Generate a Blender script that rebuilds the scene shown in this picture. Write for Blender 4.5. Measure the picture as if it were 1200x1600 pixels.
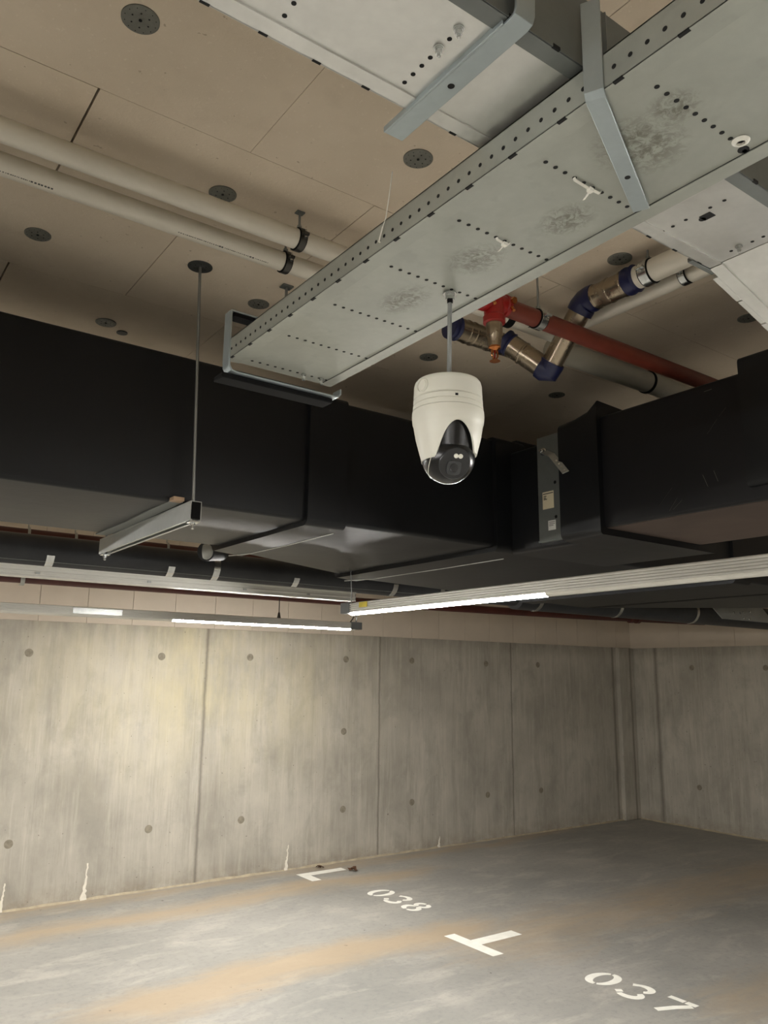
import bpy, bmesh, math, random
from mathutils import Vector, Matrix
random.seed(7)
PI = math.pi
S = bpy.context.scene
for o in list(bpy.data.objects): bpy.data.objects.remove(o)

# ------------------------------------------------------------------ camera
EYE = 1.95
YAW, PITCH, ROLL = 0.62341692, 0.20247123, 0.01236772
FPX = 1241.66781
fw = Vector((math.sin(YAW)*math.cos(PITCH), math.cos(YAW)*math.cos(PITCH), math.sin(PITCH)))
r0 = Vector((math.cos(YAW), -math.sin(YAW), 0)); u0 = r0.cross(fw)
rt = r0*math.cos(ROLL) + u0*math.sin(ROLL); up = -r0*math.sin(ROLL) + u0*math.cos(ROLL)
cam_d = bpy.data.cameras.new('camera'); cam = bpy.data.objects.new('camera', cam_d)
S.collection.objects.link(cam); S.camera = cam
cam_d.sensor_fit = 'VERTICAL'; cam_d.sensor_height = 24.0; cam_d.lens = FPX/1600*24.0
cam_d.clip_start = 0.02
M = Matrix((rt, up, -fw)).transposed().to_4x4(); M.translation = Vector((0, 0, EYE))
cam.matrix_world = M

# ------------------------------------------------------------------ world, exposure, lamp power
W = bpy.data.worlds.new('world'); S.world = W; W.use_nodes = True
W.node_tree.nodes['Background'].inputs[0].default_value = (0.5, 0.52, 0.55, 1)
W.node_tree.nodes['Background'].inputs[1].default_value = 0.02
S.view_settings.view_transform = 'Standard'; S.view_settings.look = 'None'
S.view_settings.gamma = 1.0; S.view_settings.use_curve_mapping = False
S.view_settings.exposure = 1.36
TUBE = 130.0         # emission of the lamp diffusers
TUBE_COL = (1.0, 0.975, 0.93, 1)

# ------------------------------------------------------------------ room sizes
CEIL = 3.45
YB, XR = 7.561, 9.957          # back wall, right wall
XL, YF = -7.0, -7.0            # left wall, wall behind the camera
ZC = 2.385                     # top of the bare concrete

# ------------------------------------------------------------------ material helpers
def lin(c):
    return tuple(((v/255)/12.92 if v/255 <= 0.04045 else ((v/255+0.055)/1.055)**2.4) for v in c) + (1,)

class NT:
    def __init__(s, name):
        s.m = bpy.data.materials.new(name); s.m.use_nodes = True
        s.t = s.m.node_tree; s.b = s.t.nodes['Principled BSDF']
    def n(s, typ, **kw):
        x = s.t.nodes.new(typ)
        for k, v in kw.items(): setattr(x, k, v)
        return x
    def l(s, a, b): s.t.links.new(a, b)
    def set(s, node, key, v):
        if hasattr(v, 'is_output') or isinstance(v, bpy.types.NodeSocket): s.l(v, node.inputs[key])
        else: node.inputs[key].default_value = v
    def math(s, op, a, b=0.0, c=0.0, clamp=False):
        x = s.n('ShaderNodeMath', operation=op, use_clamp=clamp)
        s.set(x, 0, a); s.set(x, 1, b); s.set(x, 2, c); return x.outputs[0]
    def pos(s, scale=(1, 1, 1), obj=False):
        src = s.n('ShaderNodeTexCoord').outputs['Object'] if obj else s.n('ShaderNodeNewGeometry').outputs['Position']
        mp = s.n('ShaderNodeMapping'); s.l(src, mp.inputs[0]); mp.inputs['Scale'].default_value = scale
        return mp.outputs[0]
    def noise(s, vec, scale=5, detail=5, rough=0.55, dist=0.0):
        x = s.n('ShaderNodeTexNoise'); s.l(vec, x.inputs['Vector'])
        x.inputs['Scale'].default_value = scale; x.inputs['Detail'].default_value = detail
        x.inputs['Roughness'].default_value = rough; x.inputs['Distortion'].default_value = dist
        return x.outputs[0]
    def ramp(s, fac, lo, hi):
        x = s.n('ShaderNodeMapRange'); s.l(fac, x.inputs[0]); x.inputs[1].default_value = lo; x.inputs[2].default_value = hi
        return x.outputs[0]
    def mix(s, fac, a, b, blend='MIX'):
        x = s.n('ShaderNodeMix', data_type='RGBA', blend_type=blend)
        s.set(x, 0, fac); s.set(x, 6, a); s.set(x, 7, b); return x.outputs[2]
    def bump(s, h, strength=0.2, dist=0.01):
        x = s.n('ShaderNodeBump'); s.l(h, x.inputs['Height'])
        x.inputs['Strength'].default_value = strength; x.inputs['Distance'].default_value = dist
        s.l(x.outputs[0], s.b.inputs['Normal'])
    def xyz(s, obj=False):
        x = s.n('ShaderNodeSeparateXYZ'); s.l(s.pos(obj=obj), x.inputs[0]); return x.outputs
    def color(s, c): s.set(s.b, 'Base Color', c)

def simple(name, c, rough=0.5, metal=0.0, var=0.12, scale=8, bump=0.0, bscale=60, stretch=(1, 1, 1), rvar=0.0):
    t = NT(name); base = lin(c)
    p = t.pos(stretch, obj=True)
    n = t.noise(p, scale, 5, 0.6)
    dark = tuple(v*(1-2*var) for v in base[:3])+(1,); lite = tuple(min(1, v*(1+var)) for v in base[:3])+(1,)
    t.color(t.mix(t.ramp(n, 0.3, 0.7), dark, lite))
    t.b.inputs['Roughness'].default_value = rough; t.b.inputs['Metallic'].default_value = metal
    if rvar: t.l(t.math('MULTIPLY_ADD', n, rvar, rough-rvar/2), t.b.inputs['Roughness'])
    if bump: t.bump(t.noise(p, bscale, 4, 0.6), bump, 0.003)
    return t.m

def mat_ceiling():
    t = NT('insulation_board'); p = t.pos()
    a = t.noise(p, 1.6, 4, 0.6); b = t.noise(p, 90, 3, 0.6); c = t.noise(p, 9, 6, 0.6)
    col = t.mix(t.ramp(a, 0.3, 0.7), lin((202, 187, 166)), lin((216, 202, 182)))
    col = t.mix(t.math('MULTIPLY', t.ramp(b, 0.62, 0.75), 0.35), col, lin((234, 224, 206)))
    pit = t.math('GREATER_THAN', t.noise(p, 38, 2, 0.5), 0.735)
    col = t.mix(t.math('MULTIPLY', pit, 0.5), col, lin((140, 122, 102)))
    col = t.mix(t.math('MULTIPLY', t.ramp(c, 0.55, 0.8), 0.25), col, lin((176, 160, 140)))
    t.color(col); t.b.inputs['Roughness'].default_value = 0.95
    t.bump(t.math('ADD', b, c), 0.25, 0.004); return t.m

def vlines(t, axis_out, zout, xs, widths, wob, strength):
    """thin vertical seams of a cast wall, wandering a little"""
    tot = None
    nz = t.noise(t.pos((0.0, 0.0, 1.0)), 2.0, 5, 0.7)
    for x0, w in zip(xs, widths):
        dx = t.math('ABSOLUTE', t.math('SUBTRACT', t.math('MULTIPLY_ADD', nz, wob, axis_out), x0 + wob*0.5))
        m = t.math('SUBTRACT', 1.0, t.math('DIVIDE', dx, w), clamp=True)
        tot = m if tot is None else t.math('MAXIMUM', tot, m)
    return t.math('MULTIPLY', tot, strength)

def mat_concrete(name, axis, seams, widths, warm=True):
    t = NT(name); X = t.xyz(); ax = X[0] if axis == 'x' else X[1]
    sc = (1, 1, 0.10)
    st = t.noise(t.pos(sc), 9, 8, 0.72); st2 = t.noise(t.pos((1, 1, 0.05)), 26, 6, 0.7)
    cl = t.noise(t.pos((1, 1, 1)), 1.1, 6, 0.62); bl = t.noise(t.pos((1, 1, 0.6)), 3.6, 7, 0.65, 0.4)
    col = t.mix(t.ramp(cl, 0.32, 0.68), lin((158, 153, 142)), lin((190, 184, 171)))
    col = t.mix(t.math('MULTIPLY', t.ramp(st, 0.5, 0.7), 0.5), col, lin((136, 130, 118)))
    col = t.mix(t.math('MULTIPLY', t.ramp(st2, 0.5, 0.7), 0.38), col, lin((206, 200, 186)))
    col = t.mix(t.math('MULTIPLY', t.ramp(bl, 0.5, 0.7), 0.55), col, lin((142, 138, 128)))
    if warm:   # yellowish, patchy tone over the left part of the wall, stronger higher up
        d = t.math('ABSOLUTE', t.math('SUBTRACT', ax, 3.3))
        band = t.math('MULTIPLY', t.math('SUBTRACT', 1.0, t.math('DIVIDE', d, 2.6), clamp=True), t.ramp(X[2], 0.6, 1.7))
        ys = t.noise(t.pos((1, 1, 0.35)), 2.5, 6, 0.7)
        col = t.mix(t.math('MULTIPLY', t.math('MULTIPLY', band, t.ramp(ys, 0.35, 0.65)), 0.55), col, lin((206, 194, 150)))
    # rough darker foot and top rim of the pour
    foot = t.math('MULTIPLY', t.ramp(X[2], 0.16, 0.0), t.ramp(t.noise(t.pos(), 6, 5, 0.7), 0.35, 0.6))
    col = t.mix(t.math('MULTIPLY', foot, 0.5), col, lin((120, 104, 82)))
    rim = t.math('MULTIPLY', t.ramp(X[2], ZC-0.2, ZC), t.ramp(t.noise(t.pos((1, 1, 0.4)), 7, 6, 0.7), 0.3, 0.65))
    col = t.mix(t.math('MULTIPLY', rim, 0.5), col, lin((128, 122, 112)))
    pits = t.math('GREATER_THAN', t.noise(t.pos(), 34, 2, 0.5), 0.735)
    col = t.mix(t.math('MULTIPLY', pits, 0.6), col, lin((70, 66, 58)))
    sm = vlines(t, ax, X[2], seams, widths, 0.05, 0.62)
    col = t.mix(sm, col, lin((84, 78, 68)))
    t.color(col); t.b.inputs['Roughness'].default_value = 0.85
    t.bump(t.math('SUBTRACT', t.math('ADD', st, bl), sm), 0.25, 0.01); return t.m

def mat_floor():
    t = NT('coated_floor'); X = t.xyz()
    big = t.noise(t.pos(), 0.8, 6, 0.65); mid = t.noise(t.pos((0.5, 1.4, 1)), 3.2, 8, 0.7, 0.5)
    fine = t.noise(t.pos(), 22, 6, 0.7)
    col = t.mix(t.ramp(big, 0.3, 0.7), lin((134, 133, 128)), lin((160, 157, 150)))
    col = t.mix(t.math('MULTIPLY', t.ramp(mid, 0.5, 0.66), 0.5), col, lin((186, 180, 170)))
    col = t.mix(t.math('MULTIPLY', t.ramp(fine, 0.5, 0.7), 0.35), col, lin((104, 106, 106)))
    # bands of brown dust that wheels left along the bays
    wob = t.math('MULTIPLY_ADD', t.noise(t.pos((0.6, 0.6, 1)), 1.3, 4, 0.6), 0.7, -0.35)
    def band(y0, slope, w, x0, x1, amt):
        c = t.math('MULTIPLY_ADD', X[0], slope, y0)
        d = t.math('ABSOLUTE', t.math('SUBTRACT', t.math('ADD', X[1], wob), c))
        m = t.math('SUBTRACT', 1.0, t.math('DIVIDE', d, w), clamp=True)
        ex = t.math('MULTIPLY', t.ramp(X[0], x0, x0+0.8), t.ramp(X[0], x1, x1-0.8))
        return t.math('MULTIPLY', t.math('MULTIPLY', m, ex), amt)
    ms = [band(6.84, 0.0, 0.34, 0.3, 6.0, 1.0), band(5.05, 0.03, 0.42, 1.2, 5.2, 1.25), band(4.75, 0.0, 0.75, 3.6, 9.4, 0.75),
          band(3.0, 0.0, 0.5, 4.2, 8.0, 0.7), band(7.45, 0.0, 0.25, -6, 9, 0.8)]
    tot = ms[0]
    for m in ms[1:]: tot = t.math('MAXIMUM', tot, m)
    brk = t.noise(t.pos((0.35, 1.6, 1)), 5, 7, 0.72, 0.6)
    dust = t.math('MULTIPLY', t.ramp(t.math('ADD', tot, t.math('MULTIPLY_ADD', brk, 1.3, -0.65)), 0.18, 0.95), 0.72)
    col = t.mix(dust, col, lin((172, 152, 124)))
    spots = t.math('GREATER_THAN', t.noise(t.pos(), 14, 2, 0.5), 0.76)
    col = t.mix(t.math('MULTIPLY', spots, 0.6), col, lin((70, 64, 56)))
    t.color(col)
    t.l(t.math('MULTIPLY_ADD', mid, 0.25, 0.36), t.b.inputs['Roughness'])
    t.b.inputs['Specular IOR Level'].default_value = 0.35
    t.bump(t.math('ADD', fine, mid), 0.08, 0.004); return t.m

def mat_galv(name, c, rough=0.42, metal=0.75, stains=False):
    t = NT(name); p = t.pos(obj=True); base = lin(c)
    v = t.n('ShaderNodeTexVoronoi'); t.l(p, v.inputs['Vector']); v.inputs['Scale'].default_value = 70
    n = t.noise(p, 7, 6, 0.65, 0.3)
    k = lambda f: tuple(min(1, q*f) for q in base[:3])+(1,)
    col = t.mix(t.ramp(n, 0.3, 0.7), k(0.85), k(1.08))
    col = t.mix(t.math('MULTIPLY', v.outputs['Distance'], 0.25), col, k(0.8))
    if stains:   # dried water marks: four blotches under the tray
        X = t.xyz(); tot = None
        for (x, y, rx, ry) in ((0.828, 0.572, 0.06, 0.055), (0.885, 0.751, 0.035, 0.045), (0.855, 0.925, 0.04, 0.05), (0.847, 1.12, 0.035, 0.06), (0.80, 0.50, 0.03, 0.03)):
            a = t.math('DIVIDE', t.math('SUBTRACT', X[0], x), rx); b = t.math('DIVIDE', t.math('SUBTRACT', X[1], y), ry)
            d = t.math('SQRT', t.math('ADD', t.math('MULTIPLY', a, a), t.math('MULTIPLY', b, b)))
            m = t.math('SUBTRACT', 1.25, d, clamp=True)
            tot = m if tot is None else t.math('MAXIMUM', tot, m)
        s1 = t.noise(t.pos(), 60, 5, 0.75, 1.2)
        m = t.math('MULTIPLY', t.ramp(t.math('MULTIPLY', tot, 1.3), 0, 1), t.ramp(s1, 0.42, 0.58))
        col = t.mix(t.math('MULTIPLY', m, 0.7), col, lin((96, 94, 80)))
        edge = t.math('MULTIPLY', t.ramp(t.noise(t.pos(), 22, 3, 0.5), 0.6, 0.66), 0.25)
        col = t.mix(edge, col, k(0.72))
    t.color(col); t.b.inputs['Metallic'].default_value = metal
    t.l(t.math('MULTIPLY_ADD', n, 0.2, rough-0.1), t.b.inputs['Roughness'])
    t.bump(n, 0.05, 0.002); return t.m

def mat_black_foam(name, c=(14, 15, 17), scratches=False):
    t = NT(name); p = t.pos(obj=True); n = t.noise(p, 2.2, 6, 0.65)
    col = t.mix(t.ramp(n, 0.3, 0.7), lin(c), lin(tuple(v*1.5 for v in c)))
    if scratches:
        w = t.noise(t.pos((1, 6, 1.6), obj=True), 2.6, 2, 0.4, 2.2)
        m = t.math('MULTIPLY', t.math('LESS_THAN', t.math('ABSOLUTE', t.math('SUBTRACT', w, 0.5)), 0.0035), t.ramp(t.noise(p, 3.2, 2), 0.52, 0.6))
        col = t.mix(m, col, lin((120, 116, 108)))
    t.color(col); t.b.inputs['Roughness'].default_value = 0.44
    t.b.inputs['Specular IOR Level'].default_value = 0.3
    t.bump(t.noise(p, 4, 4, 0.6), 0.12, 0.02); return t.m

def mat_emit(name, col, k):
    t = NT(name); t.b.inputs['Base Color'].default_value = (0.9, 0.9, 0.9, 1)
    n = t.noise(t.pos(obj=True), 3, 1)
    t.b.inputs['Emission Color'].default_value = col
    t.l(t.math('MULTIPLY_ADD', n, 0.02*k, k), t.b.inputs['Emission Strength']); return t.m

MT = {}
MT['ceiling'] = mat_ceiling()
MT['void'] = simple('board_gap', (40, 34, 28), 0.95)
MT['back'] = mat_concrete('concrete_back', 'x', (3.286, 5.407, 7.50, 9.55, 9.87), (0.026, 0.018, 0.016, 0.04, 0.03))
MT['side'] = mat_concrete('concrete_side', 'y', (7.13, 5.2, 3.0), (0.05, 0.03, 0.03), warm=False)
MT['floor'] = mat_floor()
MT['board'] = simple('white_board', (196, 184, 168), 0.9, var=0.04, scale=2, bump=0.1)
MT['tie'] = simple('tie_plug', (140, 133, 117), 0.9, var=0.15, scale=30)
MT['drip'] = simple('lime_drip', (226, 220, 206), 0.8, var=0.06, scale=20)
MT['tray'] = mat_galv('galvanised_tray', (168, 171, 162), 0.46, 0.5, stains=True)
MT['galv'] = mat_galv('galvanised', (176, 178, 174), 0.42, 0.6)
MT['galv_light'] = mat_galv('galvanised_pale', (214, 214, 210), 0.36, 0.8)  # paler copy of the galvanised colour for cross duct and bend
MT['galv_blue'] = mat_galv('galvanised_bar', (168, 178, 180), 0.38, 0.6)
MT['galv_dark'] = mat_galv('galvanised_dark', (120, 124, 122), 0.5, 0.6)
MT['hole'] = simple('hole_dark', (10, 10, 10), 0.9)
MT['zinc'] = simple('zinc_bright', (200, 202, 200), 0.22, 0.95, var=0.06, scale=30)
MT['rod'] = simple('threaded_rod', (150, 152, 150), 0.4, 0.8, var=0.1, scale=2, bump=0.6, bscale=400, stretch=(0.01, 0.01, 1))
MT['pvc'] = simple('white_pipe', (206, 200, 186), 0.38, var=0.03, scale=3)
MT['ink'] = simple('print_ink', (70, 70, 68), 0.6)
MT['rubber'] = simple('rubber_black', (16, 16, 16), 0.85); MT['rubber'].node_tree.nodes['Principled BSDF'].inputs['Specular IOR Level'].default_value = 0.15
MT['clamp'] = simple('clamp_steel', (70, 68, 64), 0.35, 0.8)
MT['nickel'] = simple('press_steel', (164, 150, 130), 0.26, 0.9, var=0.07, scale=14, rvar=0.2)
MT['blue'] = simple('blue_plastic', (20, 26, 66), 0.4, var=0.1)
MT['oxide'] = simple('oxide_red', (112, 50, 36), 0.45, var=0.1, scale=10, bump=0.1)
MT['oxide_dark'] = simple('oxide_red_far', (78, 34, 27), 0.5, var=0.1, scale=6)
MT['redgloss'] = simple('red_paint', (150, 28, 26), 0.35, var=0.08)
MT['brass'] = simple('brass', (190, 120, 70), 0.25, 0.95, var=0.1, scale=40)
MT['bulb'] = simple('red_bulb', (160, 30, 20), 0.1)
MT['foam'] = mat_black_foam('black_foam')
MT['foam_s'] = mat_black_foam('black_foam_scratched', (15, 15, 17))
MT['foam_grey'] = mat_black_foam('black_foam_pipe', (38, 39, 41))
MT['brown'] = simple('brown_underside', (78, 64, 56), 0.6, var=0.12, scale=5)  # brown tone for the underside of the branch duct
MT['disc'] = simple('fixing_disc', (112, 112, 104), 0.6, 0.2, var=0.08, scale=30)
MT['disc_dark'] = simple('fixing_disc_dark', (58, 60, 58), 0.6, 0.2)
MT['camwhite'] = simple('camera_white', (222, 220, 208), 0.42, var=0.01)
MT['camblack'] = simple('camera_black', (14, 14, 15), 0.27, var=0.02)
MT['camgrey'] = simple('camera_face', (40, 41, 43), 0.3, var=0.03)
MT['lens'] = simple('lens_glass', (60, 62, 64), 0.08, var=0.05, scale=60)
MT['led'] = simple('led_white', (250, 246, 232), 0.3)
MT['alu'] = simple('aluminium_rail', (214, 212, 204), 0.42, 0.35, var=0.04, scale=3, rvar=0.1)
MT['cap'] = simple('grey_cap', (96, 98, 98), 0.5)
MT['tube'] = mat_emit('tube_light', TUBE_COL, TUBE)
MT['paint'] = simple('road_paint', (240, 238, 228), 0.6, var=0.05, scale=14)
MT['paper'] = simple('paper_label', (206, 196, 168), 0.7, var=0.03)
MT['paper_w'] = simple('paper_white', (214, 214, 210), 0.7, var=0.05)
MT['tie_wrap'] = simple('nylon_white', (226, 224, 214), 0.5)
MT['leaf'] = simple('dead_leaf', (84, 56, 36), 0.9, var=0.2, scale=40)
MT['wood'] = simple('pale_wood', (176, 150, 124), 0.8)
MT['yellow'] = simple('yellow_tag', (226, 206, 60), 0.5)

# ------------------------------------------------------------------ mesh helpers
WL = {}
class MB:
    def __init__(s): s.v = []; s.f = []; s.mi = []
    def quad(s, pts, mi=0):
        b = len(s.v); s.v += [tuple(p) for p in pts]; s.f.append(tuple(range(b, b+len(pts)))); s.mi.append(mi)
    def box(s, x0, x1, y0, y1, z0, z1, mi=0):
        b = len(s.v)
        s.v += [(x, y, z) for z in (z0, z1) for y in (y0, y1) for x in (x0, x1)]
        for f in ((0, 2, 3, 1), (4, 5, 7, 6), (0, 1, 5, 4), (1, 3, 7, 5), (3, 2, 6, 7), (2, 0, 4, 6)):
            s.f.append(tuple(b+i for i in f)); s.mi.append(mi)
    def obox(s, c, ax, ay, az, mi=0):
        """oriented box: centre and three half-extent vectors"""
        c, ax, ay, az = map(Vector, (c, ax, ay, az)); b = len(s.v)
        s.v += [tuple(c+ax*i+ay*j+az*k) for k in (-1, 1) for j in (-1, 1) for i in (-1, 1)]
        for f in ((0, 2, 3, 1), (4, 5, 7, 6), (0, 1, 5, 4), (1, 3, 7, 5), (3, 2, 6, 7), (2, 0, 4, 6)):
            s.f.append(tuple(b+i for i in f)); s.mi.append(mi)
    def loft(s, rings, mi=0, caps=True):
        b = len(s.v); n = len(rings[0])
        for r in rings: s.v += [tuple(p) for p in r]
        for i in range(len(rings)-1):
            for j in range(n):
                k = (j+1) % n
                s.f.append((b+i*n+j, b+i*n+k, b+(i+1)*n+k, b+(i+1)*n+j)); s.mi.append(mi)
        if caps:
            s.f.append(tuple(b+j for j in reversed(range(n)))); s.mi.append(mi)
            e = b+(len(rings)-1)*n; s.f.append(tuple(e+j for j in range(n))); s.mi.append(mi)
    def frame(s, d):
        d = Vector(d).normalized(); a = Vector((0, 0, 1)) if abs(d.z) < 0.9 else Vector((1, 0, 0))
        u = d.cross(a).normalized(); w = d.cross(u).normalized(); return u, w
    def lathe(s, origin, axis, prof, seg=32, mi=0, caps=True):
        """prof: (distance along axis, radius)"""
        o = Vector(origin); d = Vector(axis).normalized(); u, w = s.frame(d)
        s.loft([[o+d*t+(u*math.cos(2*PI*i/seg)+w*math.sin(2*PI*i/seg))*max(r, 1e-5) for i in range(seg)] for t, r in prof], mi, caps)
    def cyl(s, a, b, r, seg=20, mi=0, caps=True):
        a, b = Vector(a), Vector(b); s.lathe(a, b-a, [(0, r), ((b-a).length, r)], seg, mi, caps)
    def tube(s, pts, r, seg=12, mi=0):
        pts = [Vector(p) for p in pts]; rings = []; u = None
        for i, p in enumerate(pts):
            d = (pts[min(i+1, len(pts)-1)]-pts[max(i-1, 0)]).normalized()
            if u is None: u, _ = s.frame(d)
            u = (u-d*u.dot(d)).normalized(); w = d.cross(u)
            rr = r[i] if isinstance(r, (list, tuple)) else r
            rings.append([p+(u*math.cos(2*PI*k/seg)+w*math.sin(2*PI*k/seg))*rr for k in range(seg)])
        s.loft(rings, mi)
    def ribbon(s, pts, side, w, th, mi=0):
        """flat bar following pts; side = width direction"""
        pts = [Vector(p) for p in pts]; side = Vector(side).normalized(); rings = []
        for i, p in enumerate(pts):
            d = (pts[min(i+1, len(pts)-1)]-pts[max(i-1, 0)]).normalized()
            n = d.cross(side).normalized()
            rings.append([p+side*w/2+n*th/2, p-side*w/2+n*th/2, p-side*w/2-n*th/2, p+side*w/2-n*th/2])
        s.loft(rings, mi)
    def extr(s, poly, axis, a, b, mi=0):
        """poly in the plane across axis, extruded from a to b"""
        def P(p, t): return {'x': (t, p[0], p[1]), 'y': (p[0], t, p[1]), 'z': (p[0], p[1], t)}[axis]
        s.loft([[P(p, a) for p in poly], [P(p, b) for p in poly]], mi)
    def disc(s, c, n, r, seg=14, th=0.0006, mi=0):
        c = Vector(c); n = Vector(n).normalized(); s.lathe(c-n*th, n, [(0, r), (2*th, r)], seg, mi)
    def build(s, name, mats, parent=None, bevel=0, angle=35, smooth=True, segs=2, weld=True):
        if not isinstance(mats, (list, tuple)): mats = [mats]
        xs, ys, zs = zip(*s.v)
        c = Vector(((min(xs)+max(xs))/2, (min(ys)+max(ys))/2, (min(zs)+max(zs))/2))
        me = bpy.data.meshes.new(name); me.from_pydata([tuple(Vector(v)-c) for v in s.v], [], s.f)
        for m in mats: me.materials.append(m)
        for p, mi in zip(me.polygons, s.mi): p.material_index = mi
        bm = bmesh.new(); bm.from_mesh(me)
        bmesh.ops.recalc_face_normals(bm, faces=bm.faces)
        bm.to_mesh(me); bm.free()
        if smooth:
            for p in me.polygons: p.use_smooth = True
            me.set_sharp_from_angle(angle=math.radians(angle))
        o = bpy.data.objects.new(name, me); S.collection.objects.link(o)
        WL[o.name] = c
        if parent: o.parent = parent; o.location = c-WL[parent.name]
        else: o.location = c
        if bevel:
            b = o.modifiers.new('bevel', 'BEVEL'); b.width = bevel; b.segments = segs; b.limit_method = 'ANGLE'
        return o

def thing(name, label, cat, loc, group=None):
    o = bpy.data.objects.new(name, None); S.collection.objects.link(o); o.empty_display_size = 0.05
    o.location = loc; WL[o.name] = Vector(loc); o['label'] = label; o['category'] = cat
    if group: o['group'] = group
    return o
def tag(o, label, cat, group=None, kind=None):
    o['label'] = label; o['category'] = cat
    if group: o['group'] = group
    if kind: o['kind'] = kind
    return o
def struct(o, label=None):
    o['kind'] = 'structure'
    if label: o['label'] = label
    return o
def copy_tree(src, delta, label, group=None):
    r = src.copy(); S.collection.objects.link(r); r.location = src.location+Vector(delta)
    WL[r.name] = WL[src.name]+Vector(delta); r['label'] = label
    if group: r['group'] = group
    for ch in src.children:
        c = ch.copy(); S.collection.objects.link(c); c.parent = r
        for g in ch.children:
            d = g.copy(); S.collection.objects.link(d); d.parent = c
    return r
def arc(cx, cy, r, a0, a1, n=12, ry=None):
    ry = ry or r
    return [(cx+r*math.cos(math.radians(a0+(a1-a0)*i/n)), cy+ry*math.sin(math.radians(a0+(a1-a0)*i/n))) for i in range(n+1)]

# ================================================================== STRUCTURE
m = MB(); m.box(XL-0.2, XR+0.2, YF-0.2, YB+0.2, -0.2, 0); struct(m.build('floor', MT['floor'], smooth=False))

def make_ceiling():
    m = MB(); m.box(XL-0.2, XR+0.2, YF-0.2, YB+0.2, CEIL+0.02, CEIL+0.2, 1)
    PX, PY = 0.885, 0.5625; y0 = 1.925
    j = int((YF-y0)/PY)-1
    while y0+j*PY < YB:
        off = 0.446 if j % 2 == 0 else 0.883
        ya, yb = y0+j*PY, y0+(j+1)*PY
        i = int((XL-off)/PX)-1
        while off+i*PX < XR:
            xa, xb = off+i*PX, off+(i+1)*PX
            random.seed(i*131+j*17)
            g = random.choice((0.0005, 0.0009, 0.0014, 0.0007))
            gl = 0.0032 if (i, j) in ((0, 0), (0, 2)) else g
            gr = 0.0032 if (i, j) in ((-1, 0), (-1, 2)) else g
            if i == 0 and j == 1: gl = 0.0018
            x0, x1 = max(xa+gl, XL-0.1), min(xb-gr, XR+0.1); b0, b1 = max(ya+g*0.9, YF-0.1), min(yb-g*0.9, YB+0.1)
            dz = random.uniform(0, 0.0015)
            if x1 > x0 and b1 > b0: m.box(x0, x1, b0, b1, CEIL+dz, CEIL+0.021, 0)
            i += 1
        j += 1
    return m.build('ceiling', [MT['ceiling'], MT['void']], smooth=False)
struct(make_ceiling(), 'ceiling clad in staggered beige insulation boards')

m = MB(); m.box(XL-0.2, XR+0.2, YB, YB+0.2, 0, CEIL+0.02)
for x, z in ((1.62, 2.105), (2.82, 2.10), (3.76, 2.113), (4.94, 2.118), (5.87, 2.122), (7.06, 2.108), (8.0, 2.11),
             (1.61, 0.527), (2.805, 0.533), (3.74, 0.53), (4.94, 0.53), (5.88, 0.53), (7.06, 0.525), (8.0, 0.512), (4.93, 1.34)):
    m.lathe((x, YB+0.01, z), (0, -1, 0), [(0, 0.036), (0.0115, 0.036), (0.0125, 0.030), (0.0125, 0.01)], 18, 1)
for x, h, w in ((2.26, 0.30, 0.024), (4.262, 0.24, 0.013), (6.272, 0.12, 0.018), (1.595, 0.22, 0.015)):   # lime runs at the wall foot
    random.seed(int(x*100)); L = []; R_ = []
    for i in range(17):
        t = i/16; z = 0.0+h*t; ww = w*(1-t)**2.6*random.uniform(0.7, 1.1)+0.003+random.uniform(0, 0.005); cx = x+0.02*t+random.uniform(-0.006, 0.006)
        L.append((cx-ww, YB-0.002-0.012*(1-t)**2, z)); R_.append((cx+ww, YB-0.002-0.012*(1-t)**2, z))
    rings = [[l, r, (r[0], YB+0.002, r[2]), (l[0], YB+0.002, l[2])] for l, r in zip(L, R_)]
    m.loft(rings, 2)
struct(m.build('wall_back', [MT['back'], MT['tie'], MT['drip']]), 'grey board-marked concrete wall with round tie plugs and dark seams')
m = MB(); m.box(XR, XR+0.2, YF-0.2, YB+0.2, 0, CEIL+0.02)
for y, z in ((6.55, 2.1), (5.5, 2.1), (4.4, 2.1), (6.55, 0.53), (5.5, 0.53)):
    m.lathe((XR+0.01, y, z), (-1, 0, 0), [(0, 0.036), (0.0115, 0.036), (0.0125, 0.030), (0.0125, 0.01)], 18, 1)
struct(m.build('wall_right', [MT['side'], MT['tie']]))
m = MB(); m.box(XL-0.2, XL, YF-0.2, YB+0.2, 0, CEIL+0.02); struct(m.build('wall_left', MT['side'], smooth=False))
m = MB(); m.box(XL-0.2, XR+0.2, YF-0.2, YF, 0, CEIL+0.02); struct(m.build('wall_front', MT['side'], smooth=False))
# pillar strip in the corner
m = MB(); m.box(9.62, XR, YB-0.06, YB+0.01, 0, ZC-0.002); struct(m.build('trim_3', MT['back'], bevel=0.01))
# upper band of white boards, back and right wall
m = MB(); x = 1.66-0.418*21
while x < XR:
    m.box(max(x, XL)+0.002, min(x+0.418, XR-0.03)-0.002, YB-0.035, YB+0.01, ZC, CEIL+0.01); x += 0.418
struct(m.build('trim_1', MT['board'], smooth=False), 'white insulation boards along the top of the back wall')
m = MB(); y = YB-0.035
while y > YF:
    m.box(XR-0.035, XR+0.01, max(y-0.83, YF)+0.002, y-0.002, ZC-0.005, CEIL+0.01); y -= 0.83
struct(m.build('trim_2', MT['board'], smooth=False))
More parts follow.
